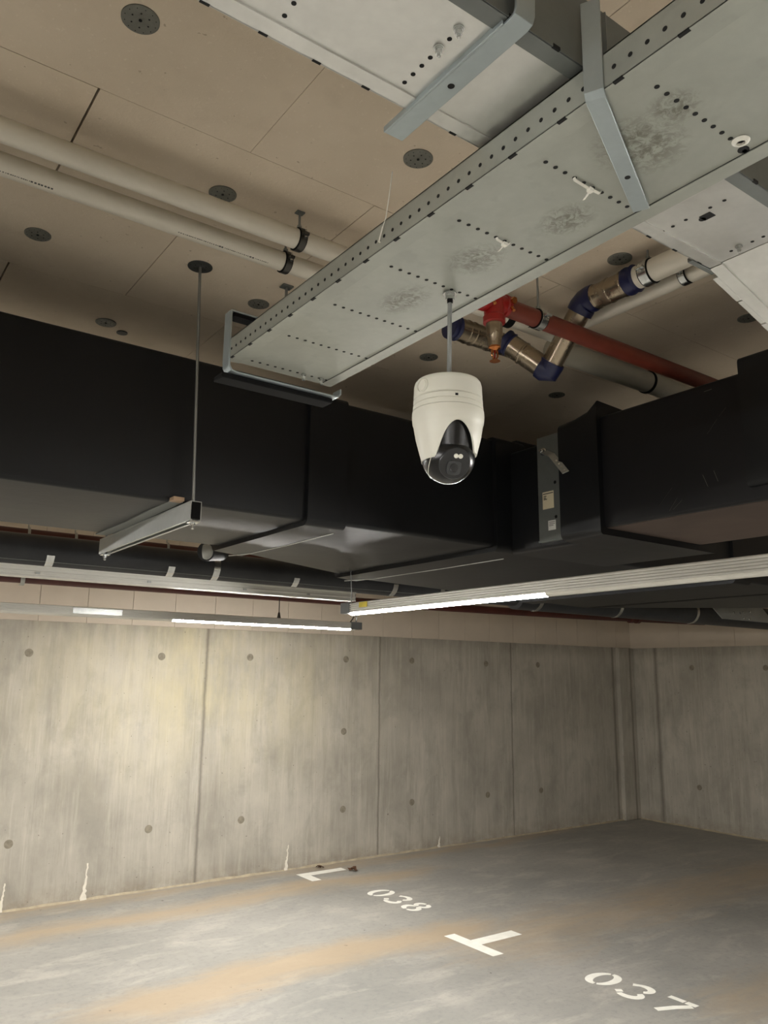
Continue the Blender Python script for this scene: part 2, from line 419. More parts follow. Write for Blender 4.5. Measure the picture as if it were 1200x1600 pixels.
# mortar fillet where walls meet the floor
m = MB()
def fillet(m, pts, nrm):
    rings = []
    random.seed(3)
    for p in pts:
        w = random.uniform(0.012, 0.035); h = random.uniform(0.008, 0.022)
        rings.append([(p[0], p[1], -0.002), (p[0]+nrm[0]*w, p[1]+nrm[1]*w, -0.002), (p[0]+nrm[0]*w*0.3, p[1]+nrm[1]*w*0.3, h*0.7), (p[0], p[1], h)])
    m.loft(rings)
fillet(m, [(XL+(XR-XL)*i/150, YB+0.001, 0) for i in range(151)], (0, -1)); struct(m.build('baseboard_back', MT['drip'] if False else simple('fillet', (176, 164, 140), 0.9, var=0.15, scale=8)))
m = MB(); fillet(m, [(XR+0.001, YF+(YB-YF)*i/120, 0) for i in range(121)], (-1, 0)); struct(m.build('baseboard_right', bpy.data.materials['fillet']))

# ================================================================== FLOOR PAINT
def flat_poly(m, pts, z=0.0015):
    m.quad([(x, y, z) for x, y in pts])
def stroke(m, pts, w, to, z=0.0016):
    """thick polyline on the floor; pts in glyph space"""
    P = [Vector(p) for p in pts]; L = []; R_ = []
    for i, p in enumerate(P):
        d = (P[min(i+1, len(P)-1)]-P[max(i-1, 0)]).normalized(); n = Vector((-d.y, d.x))
        ww = w[i] if isinstance(w, list) else w
        L.append(to(p+n*ww/2)); R_.append(to(p-n*ww/2))
    for i in range(len(P)-1): m.quad([(*R_[i], z), (*R_[i+1], z), (*L[i+1], z), (*L[i], z)])
GH, GW, SW = 0.265, 0.20, 0.046
def swell(n, a=0.028, b=0.058): return [a+(b-a)*math.sin(PI*i/n) for i in range(n+1)]
def glyph(ch):
    cx, cy, rx, ry = GW/2, GH/2, GW/2-0.024, GH/2-0.02
    if ch == '0':
        return [(arc(cx, cy, rx, 108, 282, 16, ry), swell(16, 0.03, 0.058)), (arc(cx, cy, rx, 292, 458, 16, ry), swell(16, 0.03, 0.058))]
    if ch == '3':
        return [([(0.012, GH*0.80)]+arc(cx-0.01, GH*0.74, rx-0.008, 130, -52, 14, GH*0.185), [0.045]+swell(14, 0.036, 0.05)),
                (arc(cx-0.01, GH*0.27, rx+0.004, 55, -125, 14, GH*0.20), swell(14, 0.036, 0.055)),
                ([(0.005, GH*0.26), (0.04, GH*0.17)], 0.045)]
    if ch == '8':
        return [(arc(cx, GH*0.74, rx-0.012, 100, 262, 12, GH*0.18), swell(12, 0.03, 0.05)), (arc(cx, GH*0.74, rx-0.012, 278, 440, 12, GH*0.18), swell(12, 0.03, 0.05)),
                (arc(cx, GH*0.28, rx, 100, 262, 12, GH*0.215), swell(12, 0.03, 0.055)), (arc(cx, GH*0.28, rx, 278, 440, 12, GH*0.215), swell(12, 0.03, 0.055))]
    if ch == '7':
        return [([(0.0, GH-0.022), (GW*0.55, GH-0.022)], 0.044), ([(GW*0.60, GH-0.022), (GW-0.005, GH-0.022)], 0.044),
                ([(GW-0.02, GH-0.052), (GW*0.62, GH*0.45), (GW*0.38, 0.0)], 0.05)]
def number(txt, ystart, x0, label):
    t = thing('bay_number', label, 'floor marking', (x0+0.13, ystart-0.36, 0), 'painted bay numbers')
    for i, ch in enumerate(txt):
        m = MB(); yb = ystart-i*0.262
        to = lambda p: (x0+p[1], yb-p[0])
        for pts, w in glyph(ch): stroke(m, pts, w, to)
        m.build('digit', MT['paint'], t, smooth=False)['label'] = 'white stencilled digit %s' % ch
number('038', 6.43, 4.44, 'white stencilled number 038 on the floor nearer the back wall')
number('037', 3.91, 4.44, 'white stencilled number 037 on the floor at the bottom right')
m = MB(); flat_poly(m, [(4.26, 4.53), (4.365, 4.53), (4.365, 5.07), (4.26, 5.07)]); flat_poly(m, [(4.365, 4.765), (4.79, 4.765), (4.79, 4.885), (4.365, 4.885)])
tag(m.build('bay_mark', MT['paint'], smooth=False), 'white painted T mark on the floor between the numbers 038 and 037', 'floor marking')
m = MB(); flat_poly(m, [(4.26, 7.03), (4.365, 7.03), (4.365, 7.345), (4.26, 7.345)]); flat_poly(m, [(4.365, 7.235), (4.79, 7.235), (4.79, 7.345), (4.365, 7.345)])
tag(m.build('bay_mark', MT['paint'], smooth=False), 'white painted L mark on the floor close to the back wall', 'floor marking')
for (x, y, s), lb in (((4.60, 7.46, 0.04), 'small brown scrap of debris against the wall foot behind the L mark'), ((4.82, 7.16, 0.06), 'crumpled brown dead leaf on the floor right of the L mark')):
    m = MB(); random.seed(int(s*1000))
    for k in range(3):
        a = random.uniform(0, 6.28); c = Vector((x+random.uniform(-s, s)*0.5, y+random.uniform(-s, s)*0.5, 0.002))
        pts = []
        for i in range(7):
            b = a+i/7*2*PI; r = s*random.uniform(0.5, 0.9); pts.append(c+Vector((math.cos(b)*r, math.sin(b)*r*0.7, random.uniform(0.0, s*0.7))))
        top = c+Vector((0, 0, s*0.45))
        for i in range(7): m.quad([pts[i], pts[(i+1) % 7], top])
    tag(m.build('dead_leaf', MT['leaf'], smooth=False), lb, 'leaf')

# ================================================================== CEILING DISCS
def disc_part(m, x, y, r=0.044):
    m.lathe((x, y, CEIL+0.001), (0, 0, -1), [(0, r), (0.003, r), (0.0045, r*0.93), (0.0045, r*0.3), (0.003, r*0.24), (0.003, r*0.02)], 32, 0)
    for k in range(6):
        a = k*PI/3+0.3; m.disc((x+math.cos(a)*r*0.5, y+math.sin(a)*r*0.5, CEIL-0.0036), (0, 0, 1), 0.0022, 8, 0.0005, 1)
    for k in range(12):
        a = k*PI/6; m.disc((x+math.cos(a)*r*0.82, y+math.sin(a)*r*0.82, CEIL-0.0036), (0, 0, 1), 0.0012, 6, 0.0005, 1)
    m.disc((x, y, CEIL-0.0032), (0, 0, 1), 0.004, 10, 0.001, 1)
DISCS = [(0.456, 1.637, 'grey fixing disc on the ceiling at the top left, with small holes showing'),
         (1.295, 1.65, 'grey fixing disc on the ceiling between the upper cross duct and the perforated tray'),
         (0.905, 2.163, 'grey fixing disc on the ceiling half hidden by the upper white pipe'),
         (0.486, 2.777, 'grey fixing disc on the ceiling by the left edge, below the two white pipes'),
         (0.899, 3.357, 'grey fixing disc on the ceiling just above the black duct, left of the long rod'),
         (1.352, 2.789, 'grey fixing disc on the ceiling beside the far end of the perforated tray'),
         (2.24, 1.66, 'grey fixing disc on the ceiling above the blue and nickel fittings'),
         (2.264, 2.796, 'grey fixing disc on the ceiling right of the camera rod'),
         (3.143, 2.78, 'grey fixing disc on the ceiling below the blue elbow of the fittings'),
         (3.07, 1.644, 'grey fixing disc on the ceiling at the right edge beside the bent duct')]
disc_src = None
for x, y, lb in DISCS:
    if disc_src is None:
        m = MB(); disc_part(m, x, y); disc_src = tag(m.build('fixing_disc', [MT['disc'], MT['hole']]), lb, 'fixing', 'fixing discs of the ceiling boards'); D0 = (x, y)
    else:
        o = disc_src.copy(); S.collection.objects.link(o); o.location = disc_src.location+Vector((x-D0[0], y-D0[1], 0)); o['label'] = lb
m = MB(); m.lathe((0.99, 3.36+0.06, CEIL+0.001), (0, 0, -1), [(0, 0.024), (0.004, 0.024), (0.006, 0.018)], 20)
tag(m.build('ceiling_plug', MT['disc_dark']), 'small dark plug in the ceiling beside the disc above the black duct', 'fixing')

# ================================================================== PERFORATED TRAY (flat duct running towards the black duct)
TX0, TX1, TZ = 0.703, 0.982, 2.650
t = thing('perforated_tray', 'long stained galvanised tray with rows of holes, crossing diagonally above the camera', 'cable tray', (0.84, 0.5, TZ))
m = MB(); m.box(TX0+0.028, TX1-0.026, -0.9, 1.60, TZ+0.0015, TZ+0.0035)
for y in (-0.05, 0.125, 0.309, 0.491, 0.671, 0.853, 1.033, 1.217, 1.398, 1.57):
    for k in range(11):
        m.disc((0.752+k*0.0198, y, TZ+0.0014), (0, 0, 1), 0.0034, 12, 0.0004, 1)
m.box(TX0+0.0295, TX0+0.0305, -0.9, 1.6, TZ+0.0008, TZ+0.0016, 1); m.box(TX1-0.0288, TX1-0.0280, -0.9, 1.6, TZ+0.0008, TZ+0.0016, 1)
m.disc((0.945, 0.493, TZ+0.0012), (0, 0, 1), 0.0075, 14, 0.0005, 1); m.box(0.945, 0.966, 0.490, 0.496, TZ+0.0007, TZ+0.0015, 1)
m.build('bottom_panel', [MT['tray'], MT['hole']], t)
m = MB()   # camera-side flange with its holes and notches
m.box(TX0, TX0+0.002, -0.9, 1.60, TZ, TZ+0.049); m.box(TX0, TX0+0.012, -0.9, 1.60, TZ+0.047, TZ+0.049)
m.box(TX0, TX0+0.030, -0.9, 1.60, TZ-0.0005, TZ+0.0015)
y = -0.5
while y < 1.58:
    m.disc((TX0-0.0003, y, TZ+0.021), (1, 0, 0), 0.0031, 10, 0.0004, 1); y += 0.0236
y = -0.47
while y < 1.58:
    m.box(TX0-0.0006, TX0+0.004, y, y+0.014, TZ-0.0009, TZ+0.0015, 1); y += 0.0885
m.build('side_flange', [MT['tray'], MT['hole']], t)
m = MB(); m.box(TX1-0.002, TX1, -0.9, 1.60, TZ, TZ+0.049); m.box(TX1-0.012, TX1, -0.9, 1.60, TZ+0.047, TZ+0.049); m.box(TX1-0.028, TX1, -0.9, 1.60, TZ-0.0005, TZ+0.0015)
m.build('side_flange', MT['tray'], t)
m = MB(); m.box(TX0+0.003, TX1-0.003, -0.9, 1.60, TZ+0.040, TZ+0.042); m.build('cover', MT['galv'], t)
def bolt(m, c, n, r=0.007):
    c = Vector(c); n = Vector(n).normalized()
    m.lathe(c, n, [(0, r), (0.0015, r), (0.0015, r*0.78), (0.003, r*0.78)], 20)
    m.lathe(c+n*0.003, n, [(0, r*0.62), (0.006, r*0.62)], 6); m.lathe(c+n*0.009, n, [(0, r*0.33), (0.004, r*0.33), (0.005, r*0.2)], 12)
m = MB(); bolt(m, (0.958, 0.455, TZ), (0, 0, -1)); m.build('bolt', MT['zinc'], t)
m = MB(); m.lathe((0.925, 0.485, TZ+0.001), (0, 0, -1), [(0, 0.0115), (0.001, 0.0115), (0.004, 0.008), (0.004, 0.006), (0.0, 0.005)], 24); m.build('grommet', MT['tie_wrap'], t)
for x in (0.885, 0.935):
    m = MB(); m.cyl((x, 1.565, TZ), (x, 1.565, TZ-0.016), 0.0035, 10); m.lathe((x, 1.565, TZ), (0, 0, -1), [(0, 0.006), (0.004, 0.006)], 6); m.build('bolt', MT['zinc'], t)

# cable ties through the tray holes
def cable_tie(x0, x1, y, lb, tail):
    m = MB(); m.ribbon([(x0, y, TZ+0.002), (x0+0.002, y, TZ-0.002), ((x0+x1)/2, y, TZ-0.0035), (x1-0.002, y, TZ-0.002), (x1, y, TZ+0.002)], (0, 1, 0), 0.0045, 0.0012)
    xm = x0+(x1-x0)*0.6; m.box(xm-0.004, xm+0.004, y-0.0035, y+0.0035, TZ-0.008, TZ-0.002)
    m.ribbon([(xm, y, TZ-0.005), (xm+tail[0]*0.5, y+tail[1]*0.5, TZ-0.010), (xm+tail[0], y+tail[1], TZ-0.013)], (0, 1, 0.2), 0.004, 0.001)
    tag(m.build('cable_tie', MT['tie_wrap']), lb, 'cable tie')
cable_tie(0.810, 0.868, 0.671, 'white cable tie under the tray, by the skewed flat bracket', (0.002, 0.014))
cable_tie(0.832, 0.862, 0.853, 'white cable tie in the middle row of tray holes', (-0.002, 0.012))

# white tie hanging on the tray flank with its tail going up
def at(px, py, ax, val):
    d = rt*((px-600)/FPX)+up*((800-py)/FPX)+fw; o = Vector((0, 0, EYE)); k = (val-o[ax])/d[ax]; return o+d*k
m = MB(); a = at(592, 378, 0, 0.700); b = at(598, 354, 0, 0.699)
m.ribbon([a+Vector((0.003, 0, 0)), a, b], (0, 1, 0), 0.0035, 0.0012)
m.tube([b, at(603, 340, 0, 0.694), at(609, 300, 0, 0.684), at(613, 268, 0, 0.68)], 0.0008, 6)
tag(m.build('cable_tie', MT['tie_wrap']), 'white cable tie on the camera-side flank of the tray with a long tail sticking up', 'cable tie')

# end hanger frame of the tray
t = thing('tray_hanger', 'rectangular galvanised hanger looped round the far end of the tray', 'bracket', (0.85, 1.61, 2.6))
m = MB()
path = [(1.002, 1.60, 2.643), (1.002, 1.60, 2.630), (0.996, 1.60, 2.623), (0.985, 1.60, 2.621), (0.722, 1.60, 2.621), (0.709, 1.60, 2.624), (0.703, 1.60, 2.634), (0.702, 1.60, 2.648), (0.702, 1.60, 2.765)]
m.ribbon(path, (0, 1, 0), 0.034, 0.004); m.ribbon([(0.70, 1.60, 2.767), (1.0, 1.60, 2.767)], (0, 1, 0), 0.034, 0.004)
m.build('frame', MT['galv_blue'], t, bevel=0.0006)
m = MB(); m.ribbon([(0.708, 1.60, 2.760), (0.99, 1.60, 2.760)], (0, 1, 0), 0.03, 0.009); m.build('rubber_strip', MT['rubber'], t)
m = MB(); m.box(0.690, 0.985, 1.592, 1.640, 2.606, 2.6185); m.build('rubber_pad', MT['rubber'], t, bevel=0.003)
# skewed flat bracket B round the tray
t = thing('flat_bracket', 'pale flat steel bracket bent skew round the tray near the upper right', 'bracket', (0.83, 0.6, 2.64))
m = MB()
A0 = Vector((0.697, 0.541, 2.645)); A1 = Vector((0.945, 0.657, 2.645)); side = Vector((A1-A0)).cross(Vector((0, 0, 1))).normalized()
m.ribbon([A0+Vector((0, 0, 0.135)), A0+Vector((0, 0, 0.02)), A0+Vector((0.0, 0.0, 0.006)), A0+(A1-A0)*0.02, A0+(A1-A0)*0.06, A1], side, 0.024, 0.004)
m.build('bar', MT['galv_blue'], t, bevel=0.0006)
m = MB(); c = A0.lerp(A1, 0.66); m.disc(c-Vector((0, 0, 0.0021)), (0, 0, 1), 0.0042, 14, 0.0004); m.build('hole', MT['hole'], t)
m = MB(); m.ribbon([A0+Vector((0.03, 0.012, 0.14)), A0+Vector((0.03, 0.012, 0.06))], side, 0.02, 0.004); m.build('inner_arm', MT['galv_dark'], t)

# ================================================================== UPPER CROSS DUCT
UZ = 2.705; UY0, UY1 = 0.563, 0.757
t = thing('cross_duct', 'flat galvanised duct passing over the tray from the top left', 'air duct', (0.2, 0.66, UZ))
m = MB(); m.box(-1.4, 1.29, UY0+0.022, UY1-0.022, UZ+0.0025, UZ+0.006)
for x, ys in ((0.365, (0.605, 0.628, 0.651, 0.675, 0.698, 0.720)), (0.543, (0.631, 0.668, 0.685, 0.703, 0.721)), (1.115, (0.62, 0.645, 0.69, 0.715, 0.735)), (1.268, (0.64, 0.66, 0.70))):
    for y in ys: m.disc((x, y, UZ+0.0024), (0, 0, 1), 0.0032, 12, 0.0004, 1)
m.disc((1.135, 0.672, UZ+0.0022), (0, 0, 1), 0.006, 12, 0.0005, 1); m.box(1.125, 1.142, 0.652, 0.672, UZ+0.0017, UZ+0.0026, 1)
m.build('bottom_panel', [MT['galv_light'], MT['hole']], t)
for ya, yb, yo in ((UY1-0.024, UY1, UY1), (UY0, UY0+0.024, UY0)):
    m = MB(); m.box(-1.4, 1.29, ya, yb, UZ, UZ+0.003); m.box(-1.4, 1.29, yo-0.001, yo+0.001, UZ, UZ+0.105); 
    x = -0.1
    while x < 1.27: m.box(x, x+0.012, yo-0.0018, yo+0.0018, UZ-0.0006, UZ+0.004, 1); x += 0.075
    m.build('side_flange', [MT['galv_light'] if yo == UY1 else MT['galv_dark'], MT['hole']], t)  # camera-side flange gets the darker metal; its shade is in the colour
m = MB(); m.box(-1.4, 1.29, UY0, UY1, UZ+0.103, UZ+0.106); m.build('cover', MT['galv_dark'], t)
for i, (x, y) in enumerate(((0.541, 0.612), (0.541, 0.649), (1.262, 0.682))):
    m = MB(); bolt(m, (x, y, UZ+0.002), (0, 0, -1), 0.0068); m.build('bolt', MT['zinc'], t)
# bracket A under the cross duct
t = thing('duct_bracket', 'pale galvanised angle bracket gripping the upper cross duct, one hole in its middle', 'bracket', (0.6, 0.68, UZ))
m = MB(); xa, xb = 0.575, 0.605
m.ribbon([((xa+xb)/2, 0.808, UZ-0.003), ((xa+xb)/2, 0.575, UZ-0.0035), ((xa+xb)/2, 0.562, UZ-0.0035), ((xa+xb)/2, 0.554, UZ-0.001), ((xa+xb)/2, 0.551, UZ+0.006), ((xa+xb)/2, 0.550, UZ+0.03), ((xa+xb)/2, 0.550, UZ+0.30)], (1, 0, 0), 0.03, 0.004)
m.ribbon([(xa-0.0015, 0.808, UZ-0.001), (xa-0.0015, 0.57, UZ-0.001)], (0, 0, 1), 0.009, 0.003)
m.build('angle', MT['galv_blue'], t, bevel=0.0006)
m = MB(); m.disc(((xa+xb)/2, 0.683, UZ-0.0051), (0, 0, 1), 0.0048, 14, 0.0004); m.build('hole', MT['hole'], t)

# bent light piece right of the cross duct
t = thing('duct_bend', 'bright galvanised duct bend sloping down at the right edge, with folded seam tabs', 'air duct', (1.4, 0.66, 2.66))
X0, X1 = 1.292, 1.95; SL = -0.062/0.214
def sl(x): return UZ+(x-X0)*SL
m = MB(); y0, y1 = UY0, UY1
for (a, b) in ((y0+0.022, y1-0.022),):
    m.loft([[(x, a, sl(x)+0.002), (x, b, sl(x)+0.002), (x, b, sl(x)+0.006), (x, a, sl(x)+0.006)] for x in (X0, X1)])
m.build('bottom_panel', MT['galv_light'], t)
for a, b, yo in ((y1-0.024, y1, y1), (y0, y0+0.024, y0)):
    m = MB()
    m.loft([[(x, a, sl(x)-0.001), (x, b, sl(x)-0.001), (x, b, sl(x)+0.002), (x, a, sl(x)+0.002)] for x in (X0, X1)])
    m.loft([[(x, yo-0.001, sl(x)), (x, yo+0.001, sl(x)), (x, yo+0.001, sl(x)+0.1), (x, yo-0.001, sl(x)+0.1)] for x in (X0, X1)])
    m.build('side_flange', MT['galv_light'], t)
for i in range(5):
    xa = 1.235+i*0.082; xb = xa+0.078
    m = MB(); g = 0.004+0.001*(i % 2)
    zz = (lambda x: UZ) if i == 0 else sl
    m.loft([[(x, y1, zz(x)-0.002), (x, y1+g+0.006, zz(x)-0.002), (x, y1+g+0.006, zz(x)+0.006), (x, y1, zz(x)+0.006)] for x in (xa, xb)])
    m.build('seam_tab', MT['galv_light'] if i else MT['galv_dark'], t, bevel=0.0006)

# ================================================================== WHITE PIPES
PR = 0.033
def clamp(t_name, lb, c, axis, r, top, band='clamp', w=0.022, plate=True, rodw=0.004, grp=None):
    """pipe clamp round a pipe of radius r at c; threaded stem up to top"""
    c = Vector(c); ax = Vector(axis).normalized(); T = thing(t_name, lb, 'pipe clamp', c, grp)
    u = Vector((0, 0, 1)); v = ax.cross(u)
    def ring(m, ri, ro, ww):
        n = 36; rings = []
        for i in range(n+1):
            a = 2*PI*i/n; d = u*math.cos(a)+v*math.sin(a)
            rings.append([c+d*ri-ax*ww/2, c+d*ro-ax*ww/2, c+d*ro+ax*ww/2, c+d*ri+ax*ww/2])
        m.loft(rings, caps=False)
    m = MB(); ring(m, r, r+0.004, w*1.25); m.build('rubber_lining', MT['rubber'], T)
    m = MB(); ring(m, r+0.004, r+0.0062, w)
    for s in (1, -1):
        e = c+v*s*(r+0.012)+u*0.0
        m.obox(e, v*0.009, ax*w*0.45, u*0.0045)
    m.build('band', MT[band], T, bevel=0.0005)
    for s in (1, -1):
        m = MB(); e = c+v*s*(r+0.013); m.cyl(e-u*0.013, e+u*0.016, 0.0028, 10); m.lathe(e-u*0.013, u, [(0, 0.0058), (0.004, 0.0058)], 6); m.build('screw', MT['zinc'], T)
    m = MB(); m.cyl(c+u*(r+0.005), Vector((c.x, c.y, top)), rodw, 12); m.lathe(c+u*(r+0.006), u, [(0, 0.008), (0.012, 0.008)], 6)
    m.build('stem', MT['rod'], T)
    if plate:
        m = MB(); m.obox(Vector((c.x, c.y, top-0.002)), (0.014, 0, 0), (0, 0.011, 0), (0, 0, 0.002)); m.build('plate', MT['galv_dark'], T)
    return T
PZ = 3.35; YU, YLO = 2.105, 2.262
def print_marks(m, y, z, r, segs, seed):
    random.seed(seed)
    ang = math.radians(-112)   # low on the camera side
    for x0, x1, big in segs:
        x = x0
        while x < x1:
            w = random.uniform(0.002, 0.005) if not big else 0.006
            h = 0.0025 if not big else 0.005
            a = ang; c = Vector((x+w/2, y+math.cos(a)*(r+0.0003), z+math.sin(a)*(r+0.0003)))
            n = Vector((0, math.cos(a), math.sin(a))); tt = Vector((0, -math.sin(a), math.cos(a)))
            m.obox(c, (w/2, 0, 0), tt*h/2, n*0.0003); x += w+random.uniform(0.001, 0.004)
def pipe(lb, y, x0, x1, marks=None, z=PZ, r=PR):
    t = thing('white_pipe', lb, 'pipe', ((x0+x1)/2, y, z), 'white pipes under the ceiling')
    m = MB(); m.cyl((x0, y, z), (x1, y, z), r, 40, caps=True); m.build('tube', MT['pvc'], t)
    if marks:
        for part in marks: m = MB(); print_marks(m, y, z, r, part, 5); m.build('print', MT['ink'], t)
pipe('white plastic pipe nearer the camera of the two on the left ceiling', YU, -3.0, 2.42)
pipe('farther white pipe on the left ceiling, printed with a line of small marks', YLO, -3.0, 1.92, [[(0.27, 0.36, False), (0.36, 0.42, True)], [(0.80, 0.94, False), (0.94, 0.955, True), (0.96, 1.05, False), (1.05, 1.065, True), (1.07, 1.12, False)]])
clamp('pipe_clamp', 'dark steel clamp holding the nearer white pipe left of the tray', (1.155, YU, PZ), (1, 0, 0), PR, CEIL)
clamp('pipe_clamp', 'dark steel clamp holding the farther, printed white pipe left of the tray', (1.19, YLO, PZ), (1, 0, 0), PR, CEIL)
m = MB(); m.cyl((1.37, 2.583, CEIL), (1.37, 2.583, 3.25), 0.006, 12); 
T = thing('rod_anchor', 'short threaded rod with a square foot on the ceiling beyond the white pipes', 'anchor', (1.37, 2.583, CEIL))
m.build('rod', MT['rod'], T); m = MB(); m.box(1.348, 1.392, 2.565, 2.601, CEIL-0.006, CEIL); m.build('foot', MT['galv_dark'], T)

# ================================================================== SPRINKLER PIPE, RIGHT OF THE TRAY
RY, RZ, RR = 1.829, 3.202, 0.0318
t = thing('sprinkler_pipe', 'rust red sprinkler pipe running from the tray to the black duct', 'pipe', (2.6, RY, RZ))
m = MB(); m.cyl((1.82, RY, RZ), (4.3, RY, RZ), RR, 36); m.build('tube', MT['oxide'], t)
m = MB()
m.lathe((1.71, RY, RZ), (1, 0, 0), [(0, 0.034), (0.005, 0.040), (0.02, 0.040), (0.024, 0.035), (0.095, 0.035), (0.099, 0.040), (0.112, 0.040), (0.116, 0.033)], 32)
m.lathe((1.767, RY, RZ), (0, 0, -1), [(0, 0.036), (0.05, 0.034), (0.054, 0.038), (0.075, 0.038), (0.078, 0.031)], 28)
m.build('tee', MT['redgloss'], t)
for x in (1.812, 1.724):
    m = MB(); m.lathe((x, RY-0.046, RZ+0.004), (0, -1, -0.3), [(0, 0.012), (0.01, 0.012)], 6); m.cyl((x, RY-0.04, RZ-0.02), (x, RY-0.05, RZ-0.035), 0.006, 12); m.build('bolt', MT['brass'], t)
T = thing('fire_sprinkler', 'brass pendent sprinkler head below the red tee', 'sprinkler', (1.767, RY, 3.1))
m = MB(); m.lathe((1.767, RY, RZ-0.076), (0, 0, -1), [(0, 0.0285), (0.045, 0.0285), (0.052, 0.025), (0.075, 0.022), (0.085, 0.020)], 28); m.build('adapter', MT['nickel'], T)
zt = RZ-0.161
m = MB(); m.lathe((1.767, RY, zt), (0, 0, -1), [(0, 0.021), (0.006, 0.021), (0.010, 0.014), (0.016, 0.011)], 24); m.build('socket', MT['brass'], T)
m = MB()
for s in (1, -1):
    m.tube([(1.767+s*0.009, RY, zt-0.01), (1.767+s*0.0135, RY, zt-0.02), (1.767+s*0.0135, RY, zt-0.032), (1.767+s*0.006, RY, zt-0.044), (1.767, RY, zt-0.047)], 0.003, 8)
m.build('frame', MT['brass'], T)
m = MB(); m.cyl((1.767, RY, zt-0.014), (1.767, RY, zt-0.042), 0.0025, 10); m.build('bulb', MT['bulb'], T)
m = MB(); m.lathe((1.767, RY, zt-0.048), (0, 0, -1), [(0, 0.004), (0.002, 0.014), (0.003, 0.018), (0.004, 0.018)], 16); m.build('deflector', MT['brass'], T)
cl = clamp('pipe_clamp', 'bright galvanised clamp round the rust red sprinkler pipe', (1.985, RY, RZ), (1, 0, 0), RR, CEIL, band='zinc', w=0.03, plate=False)

# ================================================================== BRANCH WITH PRESS FITTINGS
NZ = 3.33; NY = 2.20; NR = 0.045
t = thing('pressed_pipe', 'nickel press-fitted pipe with blue end rings dipping under the red pipe', 'pipe', (2.2, 2.0, 3.3))
def fitting(m, a, b, r, beads=(0.2, 0.8)):
    a, b = Vector(a), Vector(b); L = (b-a).length; prof = [(0, r)]
    for f in beads:
        prof += [(L*f-0.006, r), (L*f-0.003, r*1.06), (L*f+0.003, r*1.06), (L*f+0.006, r)]
    prof.append((L, r)); m.lathe(a, b-a, prof, 32)
def ringpart(c, d, r, L, name='end_ring'):
    m = MB(); m.lathe(Vector(c)-Vector(d).normalized()*L/2, d, [(0, r*0.9), (0.003, r*1.08), (L*0.3, r*1.12), (L*0.6, r*1.02), (L*0.85, r*1.1), (L, r*0.95)], 30)
    m.build(name, MT['blue'], t)['label'] = 'blue plastic end ring'
m = MB(); fitting(m, (1.90, NY, NZ-0.045), (2.22, NY, NZ-0.045), NR, (0.22, 0.32, 0.6)); m.build('coupling', MT['nickel'], t)
ringpart((1.905, NY, NZ-0.045), (1, 0, 0), NR, 0.045)
E1 = at(856, 579, 0, 2.27); T1 = at(790, 534, 1, 2.17)
E2 = at(912, 476, 0, 2.27)
m = MB(); d = (E1-T1).normalized(); fitting(m, T1, E1-d*0.02, NR, (0.1, 0.45)); m.build('branch', MT['nickel'], t)
ringpart(T1+d*0.01, d, NR*1.02, 0.04)
m = MB(); u = (E2-E1).normalized()
m.tube([E1-d*0.035, E1-d*0.012, E1+d*0.005+u*0.004, E1+u*0.02, E1+u*0.04], [NR*1.13, NR*1.17, NR*1.12, NR*1.15, NR*1.12], 28); m.build('elbow', MT['blue'], t)['label'] = 'blue plastic elbow'
m = MB(); fitting(m, E1+u*0.03, E2-u*0.01, NR*0.95, (0.5,)); m.build('riser', MT['nickel'], t)
YD = Vector((0, -1, 0))
m = MB(); m.tube([E2-u*0.035, E2-u*0.01, E2+u*0.01+YD*0.004, E2+YD*0.03+u*0.012, E2+YD*0.05+u*0.013], [NR*1.12, NR*1.15, NR*1.1, NR*1.16, NR*1.1], 28); m.build('elbow', MT['blue'], t)['label'] = 'blue plastic elbow'
ZY = E2.z+0.008
m = MB(); fitting(m, (2.27, E2.y-0.045, ZY), (2.27, E2.y-0.21, ZY), NR*1.02, (0.12, 0.5, 0.88)); m.build('coupling', MT['nickel'], t)
ringpart((2.27, E2.y-0.225, ZY), YD, NR*1.05, 0.05)
m = MB(); m.cyl((2.27, E2.y-0.24, ZY), (2.27, -0.6, ZY), NR*0.93, 36); m.build('tube', MT['pvc'], t)['label'] = 'white plastic pipe'
clamp('pipe_clamp', 'wide clamp with black rubber on the white pipe beside the blue ring', (2.27, E2.y-0.295, ZY), (0, 1, 0), NR*0.93, CEIL, band='zinc', w=0.034, plate=False)
t2 = thing('white_pipe', 'thin white pipe running beside the press-fitted pipe towards the bent duct', 'pipe', (2.4, 1.4, 3.36), 'white pipes under the ceiling')
m = MB(); m.cyl((2.395, 2.105, 3.36), (2.375, -0.6, 3.36), 0.031, 32); m.build('tube', MT['pvc'], t2)
clamp('pipe_clamp', 'small clamp on the thin white pipe near the bent duct', (2.382, 1.49, 3.36), (0, 1, 0), 0.031, CEIL, band='zinc', w=0.024, plate=False)
t2 = thing('waste_pipe', 'thick pale pipe behind the red pipe, ending at the black duct', 'pipe', (2.8, 2.18, 3.33))
m = MB(); m.cyl((2.45, 2.185, 3.335), (4.4, 2.185, 3.335), 0.050, 40); m.build('tube', simple('pale_pipe', (168, 164, 150), 0.4, var=0.06), t2)
m = MB(); m.lathe((3.10, 2.185, 3.335), (1, 0, 0), [(0, 0.051), (0.002, 0.055), (0.014, 0.055), (0.016, 0.051)], 36); m.build('rubber_ring', MT['rubber'], t2)
# small dark couplings between
m = MB(); m.lathe((2.09, 2.105, 3.35), (1, 0, 0), [(0, 0.034), (0.004, 0.041), (0.03, 0.041), (0.034, 0.034)], 28)
tag(m.build('pipe_sleeve', MT['rubber']), 'black rubber sleeve round the white pipe right behind the red pipe clamp', 'pipe clamp')

